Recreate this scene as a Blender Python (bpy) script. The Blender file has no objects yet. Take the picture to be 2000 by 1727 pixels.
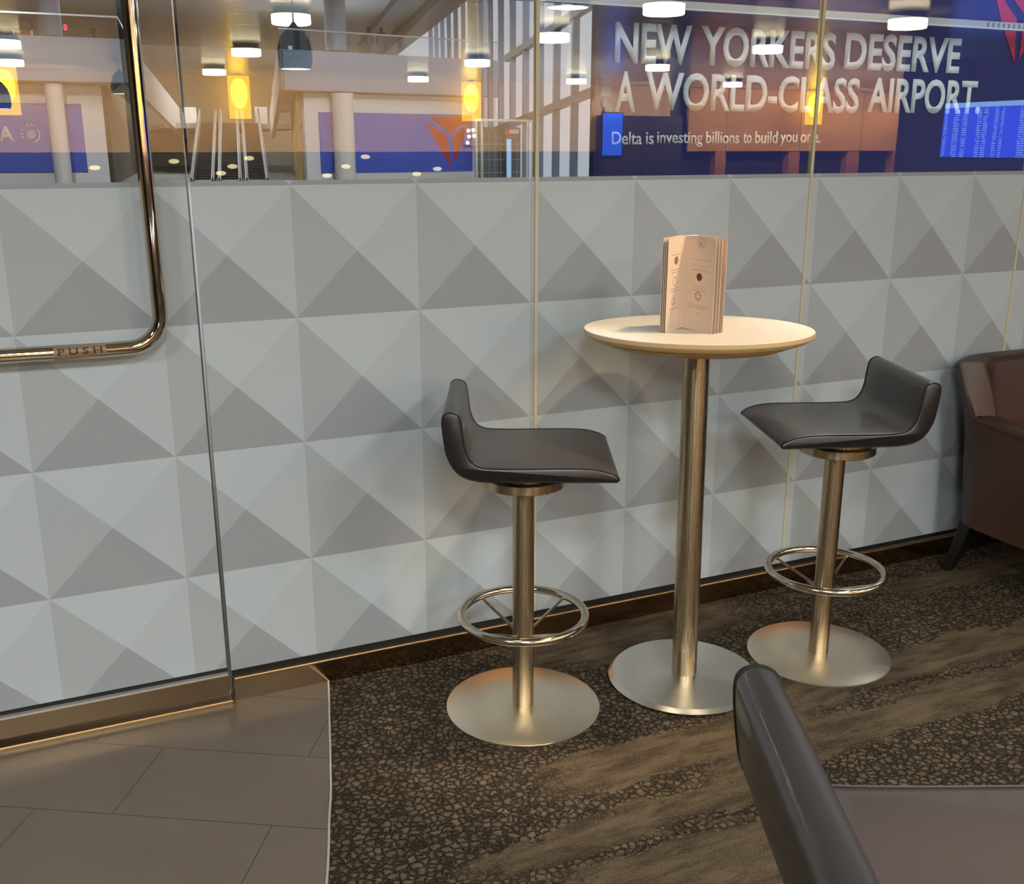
import bpy, bmesh, math, random
from math import sin, cos, pi, radians
from mathutils import Vector, Matrix
random.seed(4)
S = bpy.context.scene
COL = S.collection

# ---------------------------------------------------------------- camera, world, exposure
cam_d = bpy.data.cameras.new('camera')
cam_d.sensor_fit = 'HORIZONTAL'; cam_d.sensor_width = 36.0
cam_d.lens = 36.0 * 2017.44 / 2000.0
cam_d.clip_start = .02; cam_d.clip_end = 400
cam = bpy.data.objects.new('camera', cam_d); COL.objects.link(cam)
yaw, pitch = .4227, .2785
fwd = Vector((sin(yaw)*cos(pitch), cos(yaw)*cos(pitch), -sin(pitch)))
right = Vector((cos(yaw), -sin(yaw), 0)); up = right.cross(fwd)
M = Matrix((right, up, -fwd)).transposed().to_4x4(); M.translation = (.08505, -2.79342, 1.55162)
cam.matrix_world = M
S.camera = cam

W = bpy.data.worlds.new('overcast_sky'); S.world = W; W.use_nodes = True
W.node_tree.nodes['Background'].inputs[0].default_value = (.62, .69, .78, 1)
W.node_tree.nodes['Background'].inputs[1].default_value = .70

S.view_settings.view_transform = 'Standard'; S.view_settings.look = 'None'
S.view_settings.gamma = 1; S.view_settings.use_curve_mapping = False
S.view_settings.exposure = 0.0

def lamp(name, kind, loc, energy, color, size=.3, rot=(0, 0, 0), spot=None, blend=.6, size_y=None):
    d = bpy.data.lights.new(name, kind); d.energy = energy; d.color = color
    if kind == 'AREA':
        d.size = size
        if size_y: d.shape = 'RECTANGLE'; d.size_y = size_y
        else: d.shape = 'DISK'
    else: d.shadow_soft_size = size
    if kind == 'SPOT': d.spot_size = spot; d.spot_blend = blend
    o = bpy.data.objects.new(name, d); COL.objects.link(o); o.location = loc; o.rotation_euler = rot
    return o
# ceiling downlights of the lounge in front of the glass
for x, y, e in ((-2.2, -3.5, 80), (.0, -3.6, 80), (2.2, -3.3, 38), (4.5, -3.3, 12), (6.8, -3.3, 12), (9.2, -3.3, 16),
                (-.9, -5.5, 66), (1.4, -5.3, 56), (3.4, -3.4, 14), (5.6, -3.3, 8)):
    lamp('downlight_lamp', 'AREA', (x, y, 2.725), e, (.93, .985, .975), .6)
# small warm spotlight over the table
lamp('table_spotlight', 'SPOT', (2.22, -.80, 2.72), 135, (1, .74, .44), .035,
     rot=(Vector((1.70, -.50, 1.06))-Vector((2.22, -.80, 2.72))).to_track_quat('-Z', 'Y').to_euler(), spot=radians(30), blend=.5)
# warm floor spots between the seats
for x, y, e in ((.5, -1.3, 30), (2.9, -1.5, 34), (1.6, -1.9, 34)):
    lamp('floor_spotlight', 'SPOT', (x, y, 2.72), e, (1, .80, .56), .05, spot=radians(60), blend=.9)
# added narrow spots straight above, brightening the seat leather
for x, y, e, c in ((1.22, -.42, 56, (1, .95, .9)), (2.2, -.52, 50, (1, .95, .9)), (.98, -2.33, 190, (1, .82, .66))):
    lamp('seat_fill_spot', 'SPOT', (x, y, 2.72), e, c, .06, spot=radians(26), blend=.6)
# added area lamps out of view, filling the concourse from above
for x, y, z, e, sz in ((9, 4.5, 8.6, 240, 4), (14, 4.5, 8.6, 240, 4), (2, 34, 8.8, 420, 9), (15, 33, 8.8, 560, 9), (10, 62, 9, 2600, 10), (1, 56, 9, 1200, 6), (18, 60, 9, 1200, 6)):
    lamp('concourse_fill', 'AREA', (x, y, z), e, (.92, .96, 1), sz)
# added unseen spots aimed at the walls under the balconies and at the escalators
for p, q, e in (((-1, 27, 8.8), (-.5, 45, 0.6), 2300), ((13, 27, 8.8), (15.5, 46, .6), 2900), ((9, 42, 9.2), (10.5, 62, 2), 4200)):
    lamp('concourse_fill_spot', 'SPOT', p, e, (.92, .97, 1), .4, rot=(Vector(q)-Vector(p)).to_track_quat('-Z', 'Y').to_euler(), spot=radians(44), blend=.8)
# added uplights without fixtures, brightening the lounge and concourse ceilings
for x in (-2, 3, 8, 13):
    lamp('fill_uplight', 'AREA', (x, -12.2, .4), 110, (.92, .97, 1), 1.5, rot=(pi, 0, 0))
for x, y in ((3, 22), (5, 50)):
    lamp('fill_uplight', 'AREA', (x, y, 5.9), 240, (1, .96, .88), 4, rot=(pi, 0, 0))
# added fill lamps brightening the lounge's back wall for its reflection
for x in (-3.6, -1.5, .6, 2.7, 4.8, 6.9, 9.0, 11.0):
    lamp('wall_fill', 'AREA', (x, -15.3, 2.70), 150, (1, .74, .46), .5, rot=(radians(-40), 0, 0))
lamp('device_fill_spot', 'SPOT', (10.9, -13.6, 2.6), 1300, (1, .96, .88), .03, rot=(radians(85), 0, pi), spot=radians(13), blend=.5)  # added narrow spot brightening the white wall box and strobe
for x in (13.3, 14.9, 16.7, 18.3):
    lamp('wall_fill', 'AREA', (x, -15.4, 2.70), 120, (1, .76, .50), .4, rot=(radians(-40), 0, 0))

# ---------------------------------------------------------------- materials
def lin(c): 
    return tuple(((v/255)/12.92 if v/255 <= .04045 else ((v/255+.055)/1.055)**2.4) for v in c) + (1,)
def mat(name, rgb, rough=.5, metal=0., spec=.5, emit=0., emit_rgb=None, aniso=0., coat=0., bump=0., bscale=300., vary=0., vscale=20., sheen=0.):
    m = bpy.data.materials.new(name); m.use_nodes = True
    nt = m.node_tree; b = nt.nodes['Principled BSDF']
    c = lin(rgb)
    b.inputs['Base Color'].default_value = c
    b.inputs['Roughness'].default_value = rough; b.inputs['Metallic'].default_value = metal
    b.inputs['Specular IOR Level'].default_value = spec
    b.inputs['Anisotropic'].default_value = aniso; b.inputs['Coat Weight'].default_value = coat
    b.inputs['Sheen Weight'].default_value = sheen
    if emit:
        b.inputs['Emission Color'].default_value = lin(emit_rgb or rgb); b.inputs['Emission Strength'].default_value = emit
    tc = nt.nodes.new('ShaderNodeTexCoord')
    if vary:
        n = nt.nodes.new('ShaderNodeTexNoise'); n.inputs['Scale'].default_value = vscale; n.inputs['Detail'].default_value = 4
        nt.links.new(tc.outputs['Object'], n.inputs['Vector'])
        mx = nt.nodes.new('ShaderNodeMix'); mx.data_type = 'RGBA'
        mx.inputs[6].default_value = tuple(v*(1-vary) for v in c[:3])+(1,); mx.inputs[7].default_value = tuple(min(1, v*(1+vary)) for v in c[:3])+(1,)
        nt.links.new(n.outputs['Fac'], mx.inputs[0]); nt.links.new(mx.outputs[2], b.inputs['Base Color'])
    if bump:
        n = nt.nodes.new('ShaderNodeTexNoise'); n.inputs['Scale'].default_value = bscale; n.inputs['Detail'].default_value = 3
        nt.links.new(tc.outputs['Object'], n.inputs['Vector'])
        bp = nt.nodes.new('ShaderNodeBump'); bp.inputs['Strength'].default_value = bump; bp.inputs['Distance'].default_value = .002
        nt.links.new(n.outputs['Fac'], bp.inputs['Height']); nt.links.new(bp.outputs['Normal'], b.inputs['Normal'])
    return m
class NT:
    def __init__(s, m): s.m = m; s.t = m.node_tree
    def n(s, k, **kw):
        x = s.t.nodes.new(k)
        for a, v in kw.items(): setattr(x, a, v)
        return x
    def l(s, a, b): s.t.links.new(a, b)
    def math(s, op, a, b=None, c=None):
        x = s.n('ShaderNodeMath', operation=op)
        for i, v in enumerate((a, b, c)):
            if v is None: continue
            if isinstance(v, (int, float)): x.inputs[i].default_value = v
            else: s.l(v, x.inputs[i])
        return x.outputs[0]
    def mix(s, f, a, b):
        x = s.n('ShaderNodeMix', data_type='RGBA')
        for sock, v in ((x.inputs[0], f), (x.inputs[6], a), (x.inputs[7], b)):
            if isinstance(v, (int, float)): sock.default_value = v
            elif isinstance(v, tuple): sock.default_value = v
            else: s.l(v, sock)
        return x.outputs[2]

def glass_mat(name, f0, tint=(1, 1, 1, 1), rough=0.):
    m = bpy.data.materials.new(name); m.use_nodes = True; g = NT(m); t = m.node_tree
    for n in list(t.nodes):
        if n.type == 'BSDF_PRINCIPLED': t.nodes.remove(n)
    out = [n for n in t.nodes if n.type == 'OUTPUT_MATERIAL'][0]
    lw = g.n('ShaderNodeLayerWeight'); lw.inputs[0].default_value = .5
    geo = g.n('ShaderNodeNewGeometry')
    p5 = g.math('POWER', lw.outputs['Facing'], 5.0)
    f = g.math('MULTIPLY_ADD', p5, 1-f0, f0)
    f = g.math('MULTIPLY', f, g.math('SUBTRACT', 1.0, geo.outputs['Backfacing']))
    tr = g.n('ShaderNodeBsdfTransparent'); tr.inputs[0].default_value = tint
    gl = g.n('ShaderNodeBsdfGlossy'); gl.inputs['Roughness'].default_value = rough
    mx = g.n('ShaderNodeMixShader'); g.l(f, mx.inputs[0]); g.l(tr.outputs[0], mx.inputs[1]); g.l(gl.outputs[0], mx.inputs[2])
    g.l(mx.outputs[0], out.inputs[0]); return m

def film_mat():
    """frosted vinyl printed with a square pyramid pattern, 35 cm repeat"""
    m = mat('frosted_film', (150, 154, 153), .55, spec=.25); g = NT(m); b = m.node_tree.nodes['Principled BSDF']
    tc = g.n('ShaderNodeTexCoord'); sp = g.n('ShaderNodeSeparateXYZ'); g.l(tc.outputs['Object'], sp.inputs[0])
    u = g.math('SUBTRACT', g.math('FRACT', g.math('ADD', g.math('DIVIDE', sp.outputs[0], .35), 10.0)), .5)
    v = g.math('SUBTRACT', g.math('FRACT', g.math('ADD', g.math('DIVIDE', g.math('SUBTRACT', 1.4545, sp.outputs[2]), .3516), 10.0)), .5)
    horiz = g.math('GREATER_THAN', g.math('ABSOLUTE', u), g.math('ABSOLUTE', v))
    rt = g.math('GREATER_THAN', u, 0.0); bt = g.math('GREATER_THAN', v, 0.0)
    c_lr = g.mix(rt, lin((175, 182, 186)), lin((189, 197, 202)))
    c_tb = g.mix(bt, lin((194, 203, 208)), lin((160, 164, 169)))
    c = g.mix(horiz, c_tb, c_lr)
    nz = g.n('ShaderNodeTexNoise'); nz.inputs['Scale'].default_value = 500; g.l(tc.outputs['Object'], nz.inputs['Vector'])
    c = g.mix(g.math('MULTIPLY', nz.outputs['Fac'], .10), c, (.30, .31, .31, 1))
    g.l(c, b.inputs['Base Color'])
    return m

def carpet_mat():
    m = mat('pebble_carpet', (80, 68, 54), .95, spec=.1); g = NT(m); b = m.node_tree.nodes['Principled BSDF']
    tc = g.n('ShaderNodeTexCoord')
    mp = g.n('ShaderNodeMapping'); mp.inputs['Rotation'].default_value = (0, 0, radians(-1)); g.l(tc.outputs['Object'], mp.inputs[0])
    def noise(src, scale, detail=2, rough=.5):
        x = g.n('ShaderNodeTexNoise'); x.inputs['Scale'].default_value = scale; x.inputs['Detail'].default_value = detail; x.inputs['Roughness'].default_value = rough
        g.l(src, x.inputs['Vector']); return x
    def ramp(src, a, b_):
        x = g.n('ShaderNodeMapRange', interpolation_type='SMOOTHSTEP'); x.inputs[1].default_value = a; x.inputs[2].default_value = b_; g.l(src, x.inputs[0]); return x.outputs[0]
    warp = noise(mp.outputs[0], 70, 3, .6)
    wv = g.n('ShaderNodeVectorMath', operation='SCALE'); g.l(warp.outputs['Color'], wv.inputs[0]); wv.inputs['Scale'].default_value = .020
    va = g.n('ShaderNodeVectorMath', operation='ADD'); g.l(mp.outputs[0], va.inputs[0]); g.l(wv.outputs[0], va.inputs[1])
    vo = g.n('ShaderNodeTexVoronoi', feature='DISTANCE_TO_EDGE'); vo.inputs['Scale'].default_value = 50; g.l(va.outputs[0], vo.inputs['Vector'])
    vc = g.n('ShaderNodeTexVoronoi', feature='F1'); vc.inputs['Scale'].default_value = 50; g.l(va.outputs[0], vc.inputs['Vector'])
    gapw = noise(mp.outputs[0], 24, 3)          # the gaps between pebbles close up here and there
    dist = g.math('ADD', vo.outputs['Distance'], g.math('MULTIPLY', g.math('SUBTRACT', gapw.outputs['Fac'], .5), .26))
    dist = g.math('ADD', dist, g.math('MULTIPLY', g.math('SUBTRACT', noise(tc.outputs['Object'], 210, 2).outputs['Fac'], .5), .24))
    peb_m = ramp(dist, .05, .24)
    # plain bands woven into the pebble ground: (y from, y to, x from, x to)
    sp = g.n('ShaderNodeSeparateXYZ'); g.l(mp.outputs[0], sp.inputs[0])
    ms = g.n('ShaderNodeMapping'); ms.inputs['Scale'].default_value = (1.6, 6, 1); g.l(mp.outputs[0], ms.inputs[0])
    bn = noise(ms.outputs[0], 2.2, 5, .65); bf = noise(mp.outputs[0], 60, 2)
    yy = g.math('ADD', sp.outputs[1], g.math('ADD', g.math('MULTIPLY', g.math('SUBTRACT', bn.outputs['Fac'], .5), .26), g.math('MULTIPLY', g.math('SUBTRACT', bf.outputs['Fac'], .5), .05)))
    xx = g.math('ADD', sp.outputs[0], g.math('MULTIPLY', g.math('SUBTRACT', noise(mp.outputs[0], 9, 4, .7).outputs['Fac'], .5), .5))
    br = None
    for y0, y1, x0, x1 in ((-.26, .02, 1.30, 2.15), (-.86, -.70, 1.10, 1.95), (-.77, -.61, 1.90, 4.2), (-.97, -.82, 1.5, 4.0), (-1.05, -.96, .78, 1.6), (-1.9, -1.09, .95, 1.62), (-.33, -.20, 2.8, 5.0), (-1.5, -1.3, 1.9, 5.0), (-2.4, -2.0, 1.0, 5.0), (-3.0, -2.7, -6, 6.0), (-.6, -.4, 4.0, 9), (-1.3, -1.0, 4.5, 10)):
        k = g.math('MULTIPLY', ramp(yy, y0-.015, y0+.015), ramp(yy, y1+.015, y1-.015))
        k = g.math('MULTIPLY', k, g.math('MULTIPLY', ramp(xx, x0-.1, x0+.1), ramp(xx, x1+.1, x1-.1)))
        br = k if br is None else g.math('MAXIMUM', br, k)
    ms2 = g.n('ShaderNodeMapping'); ms2.inputs['Scale'].default_value = (2.6, 11, 1); g.l(mp.outputs[0], ms2.inputs[0])
    st = noise(ms2.outputs[0], 1.7, 8, .72); sr = ramp(st.outputs['Fac'], .36, .64)
    fine = noise(tc.outputs['Object'], 300, 2); fr = ramp(fine.outputs['Fac'], .52, .70)
    grain = noise(tc.outputs['Object'], 160, 3, .7)
    big = noise(mp.outputs[0], 1.6, 3)
    peb = g.mix(vc.outputs['Color'], lin((98, 85, 68)), lin((126, 110, 90)))
    peb = g.mix(ramp(gapw.outputs['Fac'], .3, .7), lin((84, 72, 57)), peb)
    peb = g.mix(peb_m, lin((28, 23, 19)), peb)
    plain = g.mix(sr, lin((58, 48, 38)), lin((104, 90, 70)))
    c = g.mix(br, peb, plain)
    c = g.mix(g.math('MULTIPLY', ramp(grain.outputs['Fac'], .35, .65), .35), c, lin((74, 63, 50)))
    c = g.mix(g.math('MULTIPLY', fr, .35), c, lin((170, 148, 116)))
    g.l(c, b.inputs['Base Color'])
    hb = g.math('ADD', g.math('MULTIPLY', peb_m, g.math('SUBTRACT', 1.0, br)), g.math('MULTIPLY', grain.outputs['Fac'], .6))
    bp = g.n('ShaderNodeBump'); bp.inputs['Strength'].default_value = .9; bp.inputs['Distance'].default_value = .004
    g.l(hb, bp.inputs['Height']); g.l(bp.outputs[0], b.inputs['Normal'])
    return m

def tile_mat():
    m = mat('floor_tile', (108, 98, 88), .38, spec=.45); g = NT(m); b = m.node_tree.nodes['Principled BSDF']
    tc = g.n('ShaderNodeTexCoord'); sp = g.n('ShaderNodeSeparateXYZ'); g.l(tc.outputs['Object'], sp.inputs[0])
    ca, sa = cos(radians(30.5)), sin(radians(30.5))
    uu = g.math('SUBTRACT', g.math('MULTIPLY', sp.outputs[0], ca), g.math('MULTIPLY', sp.outputs[1], sa))
    vv = g.math('MULTIPLY', g.math('ADD', g.math('MULTIPLY', sp.outputs[0], sa), g.math('MULTIPLY', sp.outputs[1], ca)), -1.0)
    rv = g.math('DIVIDE', g.math('SUBTRACT', vv, .039), .2895)
    rowf = g.math('FRACT', g.math('ADD', rv, 20.0)); row = g.math('FLOOR', g.math('ADD', rv, 20.0))
    odd = g.math('MODULO', row, 2.0)      # row below the first joint is even
    off = g.math('ADD', .2945, g.math('MULTIPLY', odd, -.198))
    cu = g.math('ADD', g.math('DIVIDE', g.math('SUBTRACT', uu, off), .597), 20.0); cf = g.math('FRACT', cu)
    gw_r = .0045; gw_c = .0022
    def line(fr, w): return g.math('MAXIMUM', g.math('LESS_THAN', fr, w), g.math('GREATER_THAN', fr, 1-w))
    grout = g.math('MAXIMUM', line(rowf, gw_r), line(cf, gw_c))
    nz = g.n('ShaderNodeTexNoise'); nz.inputs['Scale'].default_value = 5; nz.inputs['Detail'].default_value = 8; nz.inputs['Roughness'].default_value = .7; g.l(tc.outputs['Object'], nz.inputs['Vector'])
    wn = g.n('ShaderNodeTexWhiteNoise', noise_dimensions='2D'); cb = g.n('ShaderNodeCombineXYZ'); g.l(row, cb.inputs[0]); g.l(g.math('FLOOR', cu), cb.inputs[1]); g.l(cb.outputs[0], wn.inputs['Vector'])
    c = g.mix(nz.outputs['Fac'], lin((96, 84, 73)), lin((122, 108, 95)))
    c = g.mix(g.math('MULTIPLY', wn.outputs['Value'], .25), c, lin((108, 98, 87)))
    c = g.mix(grout, c, lin((64, 58, 52)))
    g.l(c, b.inputs['Base Color'])
    rr = g.math('MULTIPLY_ADD', nz.outputs['Fac'], .18, .26); g.l(rr, b.inputs['Roughness'])
    bp = g.n('ShaderNodeBump'); bp.inputs['Strength'].default_value = .3; bp.inputs['Distance'].default_value = .002; bp.invert = True
    g.l(grout, bp.inputs['Height']); g.l(bp.outputs[0], b.inputs['Normal'])
    return m

def steel_mat(name, rgb, rough, radial=False, an=.6, streak=True):
    m = mat(name, rgb, rough, 1.0, aniso=an); g = NT(m); b = m.node_tree.nodes['Principled BSDF']
    if not radial: b.inputs['Anisotropic Rotation'].default_value = .25
    tg = g.n('ShaderNodeTangent', direction_type='RADIAL', axis='Z'); g.l(tg.outputs[0], b.inputs['Tangent'])
    tc = g.n('ShaderNodeTexCoord')
    if streak:
        mp = g.n('ShaderNodeMapping'); mp.inputs['Scale'].default_value = (220, 220, .8) if not radial else (40, 40, 40); g.l(tc.outputs['Object'], mp.inputs[0])
        n = g.n('ShaderNodeTexNoise'); n.inputs['Scale'].default_value = 1; g.l(mp.outputs[0], n.inputs['Vector'])
        g.l(g.math('MULTIPLY_ADD', n.outputs['Fac'], .14, rough-.07), b.inputs['Roughness'])
    return m

def wood_mat(name, a, c2, axis_z=True, rough=.45):
    m = mat(name, a, rough); g = NT(m); b = m.node_tree.nodes['Principled BSDF']
    tc = g.n('ShaderNodeTexCoord'); mp = g.n('ShaderNodeMapping'); mp.inputs['Scale'].default_value = (6, 6, .7) if axis_z else (.7, 6, 6); g.l(tc.outputs['Object'], mp.inputs[0])
    n = g.n('ShaderNodeTexNoise'); n.inputs['Scale'].default_value = 2; n.inputs['Detail'].default_value = 6; g.l(mp.outputs[0], n.inputs['Vector'])
    g.l(g.mix(n.outputs['Fac'], lin(a), lin(c2)), b.inputs['Base Color']); return m

def slat_mat(name, a, c2, scale):
    m = mat(name, a, .6); g = NT(m); b = m.node_tree.nodes['Principled BSDF']
    tc = g.n('ShaderNodeTexCoord'); sp = g.n('ShaderNodeSeparateXYZ'); g.l(tc.outputs['Object'], sp.inputs[0])
    f = g.math('FRACT', g.math('MULTIPLY', g.math('ADD', sp.outputs[1], 200.0), scale))
    g.l(g.mix(g.math('GREATER_THAN', f, .55), lin(a), lin(c2)), b.inputs['Base Color']); return m

def ceiling_mat():
    m = mat('glossy_ceiling', (232, 228, 216), .2, .25); g = NT(m); b = m.node_tree.nodes['Principled BSDF']
    tc = g.n('ShaderNodeTexCoord'); mp = g.n('ShaderNodeMapping'); mp.inputs['Scale'].default_value = (.25, 9, 1); g.l(tc.outputs['Object'], mp.inputs[0])
    n = g.n('ShaderNodeTexNoise'); n.inputs['Scale'].default_value = 1.3; n.inputs['Detail'].default_value = 3; g.l(mp.outputs[0], n.inputs['Vector'])
    bp = g.n('ShaderNodeBump'); bp.inputs['Strength'].default_value = .35; bp.inputs['Distance'].default_value = .02
    g.l(n.outputs['Fac'], bp.inputs['Height']); g.l(bp.outputs[0], b.inputs['Normal']); return m

def board_mat():
    """departure board: rows of light blue flight data on blue"""
    m = mat('flight_board_screen', (10, 30, 120), .25); g = NT(m); b = m.node_tree.nodes['Principled BSDF']
    tc = g.n('ShaderNodeTexCoord'); sp = g.n('ShaderNodeSeparateXYZ'); g.l(tc.outputs['Object'], sp.inputs[0])
    u = g.math('DIVIDE', sp.outputs[1], 1.60); v = g.math('DIVIDE', sp.outputs[2], .745)      # 0..1 across and up
    rows = g.math('FRACT', g.math('MULTIPLY', v, 25.0)); rid = g.math('FLOOR', g.math('MULTIPLY', v, 25.0))
    on = g.math('LESS_THAN', rows, .46)
    cols = None
    for c0, c1 in ((.015, .05), (.12, .185), (.225, .275), (.385, .43), (.45, .50), (.57, .61), (.64, .67), (.83, .985)):
        k = g.math('MULTIPLY', g.math('GREATER_THAN', u, c0), g.math('LESS_THAN', u, c1))
        cols = k if cols is None else g.math('MAXIMUM', cols, k)
    cb = g.n('ShaderNodeCombineXYZ'); g.l(rid, cb.inputs[1]); g.l(g.math('FLOOR', g.math('MULTIPLY', u, 60.0)), cb.inputs[0])
    wn = g.n('ShaderNodeTexWhiteNoise', noise_dimensions='2D'); g.l(cb.outputs[0], wn.inputs['Vector'])
    txt = g.math('MULTIPLY', g.math('MULTIPLY', on, cols), g.math('GREATER_THAN', wn.outputs['Value'], .12))
    head = g.math('GREATER_THAN', v, .91); txt = g.math('MULTIPLY', txt, g.math('LESS_THAN', v, .89))
    c = g.mix(txt, (.012, .07, 1.0, 1), (.22, .42, 1.0, 1)); c = g.mix(head, c, (.25, .5, 1.0, 1))
    g.l(c, b.inputs['Emission Color']); b.inputs['Emission Strength'].default_value = 4.5; return m

MT = dict(
    film=film_mat(), glass=glass_mat('clear_glass', .16), rail_glass=glass_mat('railing_glass', .10, (.93, .96, .97, 1)),
    carpet=carpet_mat(), tile=tile_mat(), silicone=mat('silicone_joint', (206, 198, 168), .45),
    bronze=mat('polished_bronze', (160, 134, 104), .16, 1.0), bronze2=mat('brushed_bronze', (205, 172, 128), .28, 1.0),
    black=mat('gap_shadow_black', (16, 15, 15), .6), chrome=mat('polished_chrome', (212, 200, 182), .05, 1.0),
    pole=steel_mat('brushed_steel_pole', (190, 171, 142), .28, an=.8), base=steel_mat('satin_steel_base', (248, 236, 214), .36, radial=True, an=.3),
    turned=steel_mat('turned_steel_base', (236, 232, 224), .24, radial=True, an=.75),
    ring=mat('polished_steel', (225, 216, 200), .14, 1.0),
    leather=mat('black_leather', (48, 41, 39), .42, spec=.9, coat=.3, bump=.10, bscale=420, vary=.12, vscale=9),
    leather_side=mat('black_leather_side', (36, 29, 27), .46, spec=.5, bump=.12, bscale=420),
    seam=mat('dark_seam', (17, 14, 13), .6), brown=mat('brown_leather', (70, 43, 31), .42, spec=.45, bump=.10, bscale=380, vary=.12, vscale=7),
    legwood=mat('black_wood_leg', (17, 14, 13), .4),
    white_top=mat('white_laminate', (226, 218, 206), .32, spec=.5, vary=.02), under_top=mat('warm_lit_underside', (206, 168, 96), .45), top_edge=mat('cream_table_edge', (216, 182, 132), .4),  # underside gold has warm reflected light put into the colour
    paper=mat('menu_card', (232, 208, 186), .5, vary=.02), paper2=mat('menu_card_inner', (222, 196, 176), .5), ink=mat('grey_print', (192, 166, 146), .6), ink_dark=mat('dark_print', (132, 106, 88), .6),
    red_dot=mat('red_print', (110, 22, 16), .5), edge=mat('metal_edging', (222, 214, 204), .3, .6),
    push=mat('push_label', (150, 118, 88), .4), push_txt=mat('push_lettering', (52, 32, 18), .5),
    ceiling=ceiling_mat(), tan=mat('tan_plaster', (206, 178, 142), .8, vary=.04, vscale=1.5), dark_panel=mat('dark_panel', (34, 32, 33), .55), brown_wall=mat('brown_wall', (58, 45, 42), .6),
    wood=wood_mat('bulkhead_wood', (200, 152, 88), (178, 128, 68)), woodpost=wood_mat('post_wood', (170, 112, 70), (150, 94, 56)), recess=mat('dark_recess', (20, 20, 24), .5),
    drum=mat('drum_diffuser', (255, 240, 200), .5, emit=15, emit_rgb=(255, 236, 188)), drum_top=mat('drum_collar', (150, 138, 122), .25, .9),
    amber=mat('amber_shade', (255, 190, 40), .4, emit=8.5, emit_rgb=(255, 206, 34)), amber_hot=mat('amber_shade_core', (255, 220, 80), .4, emit=30, emit_rgb=(255, 232, 120)),
    dome=mat('smoked_chrome_dome', (44, 50, 66), .05, 1.0), dome_disc=mat('dome_diffuser', (255, 250, 235), .5, emit=12, emit_rgb=(255, 250, 232)),
    board=board_mat(), bezel=mat('screen_bezel', (14, 14, 18), .4), screen=mat('blue_screen', (20, 60, 200), .3, emit=3.0, emit_rgb=(44, 104, 236)),
    white_plastic=mat('white_plastic', (232, 226, 210), .4), white_wall=mat('white_painted_panel', (242, 242, 240), .6, vary=.02, vscale=1), column=mat('column_paint', (240, 236, 230), .55),
    slab=mat('balcony_fascia', (164, 180, 198), .6), soffit=mat('balcony_soffit', (176, 160, 134), .7), rail=mat('steel_handrail', (190, 196, 200), .3, .9),
    navy=mat('navy_banner', (20, 25, 96), .5, vary=.06, vscale=.8), blue=mat('blue_banner', (60, 96, 214), .5, vary=.04, vscale=.6), letter=mat('white_lettering', (232, 240, 236), .5), red=mat('red_emblem', (206, 34, 32), .5),
    band=mat('aluminium_band', (196, 198, 190), .45, .2), slats=slat_mat('timber_slats', (182, 152, 100), (150, 122, 78), 3.0), slats_dark=slat_mat('dark_timber_slats', (92, 78, 56), (64, 54, 40), 3.0),
    esc_side=mat('escalator_balustrade', (124, 112, 92), .45), esc_step=mat('escalator_steps', (38, 34, 32), .5, .3), rubber=mat('black_handrail', (24, 23, 24), .5),
    mullion=mat('grey_blue_mullion', (122, 138, 158), .5), transom=mat('grey_transom', (112, 108, 104), .5), atr_ceiling=mat('atrium_ceiling', (116, 112, 102), .7, vary=.05, vscale=.3), beam=mat('dark_ceiling_beam', (72, 68, 62), .6),
    atr_floor=mat('atrium_floor', (128, 124, 116), .3, vary=.05, vscale=.5), far_wall=mat('pale_far_wall', (214, 200, 170), .7), cloth_dark=mat('dark_clothing', (24, 21, 20), .8), skin=mat('skin', (120, 88, 70), .6), orange=mat('orange_panel', (176, 92, 36), .6),
    grey_dev=mat('dark_grey_monitor', (70, 74, 74), .5), red_led=mat('red_led', (255, 40, 60), .5, emit=6), exit_red=mat('red_sign_light', (255, 30, 50), .5, emit=4), door_glow=mat('bright_doorway', (150, 180, 215), .5, emit=.9, emit_rgb=(150, 185, 225)), metal_dark=mat('dark_metal_frame', (88, 84, 78), .5, .3), brown_seam=mat('brown_seam', (44, 27, 19), .5), door_edge=mat('door_edge', (128, 126, 120), .25, .8), parapet=mat('parapet_paint', (150, 146, 136), .6), spot_w=mat('spot_lens', (255, 255, 255), .4, emit=8), sconce=mat('sconce_lens', (255, 240, 190), .4, emit=3.2, emit_rgb=(255, 240, 190)), red_desk=mat('red_counter', (150, 54, 44), .6), grey_wall=mat('mid_grey_wall', (118, 118, 116), .7, vary=.04, vscale=.5))

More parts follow.
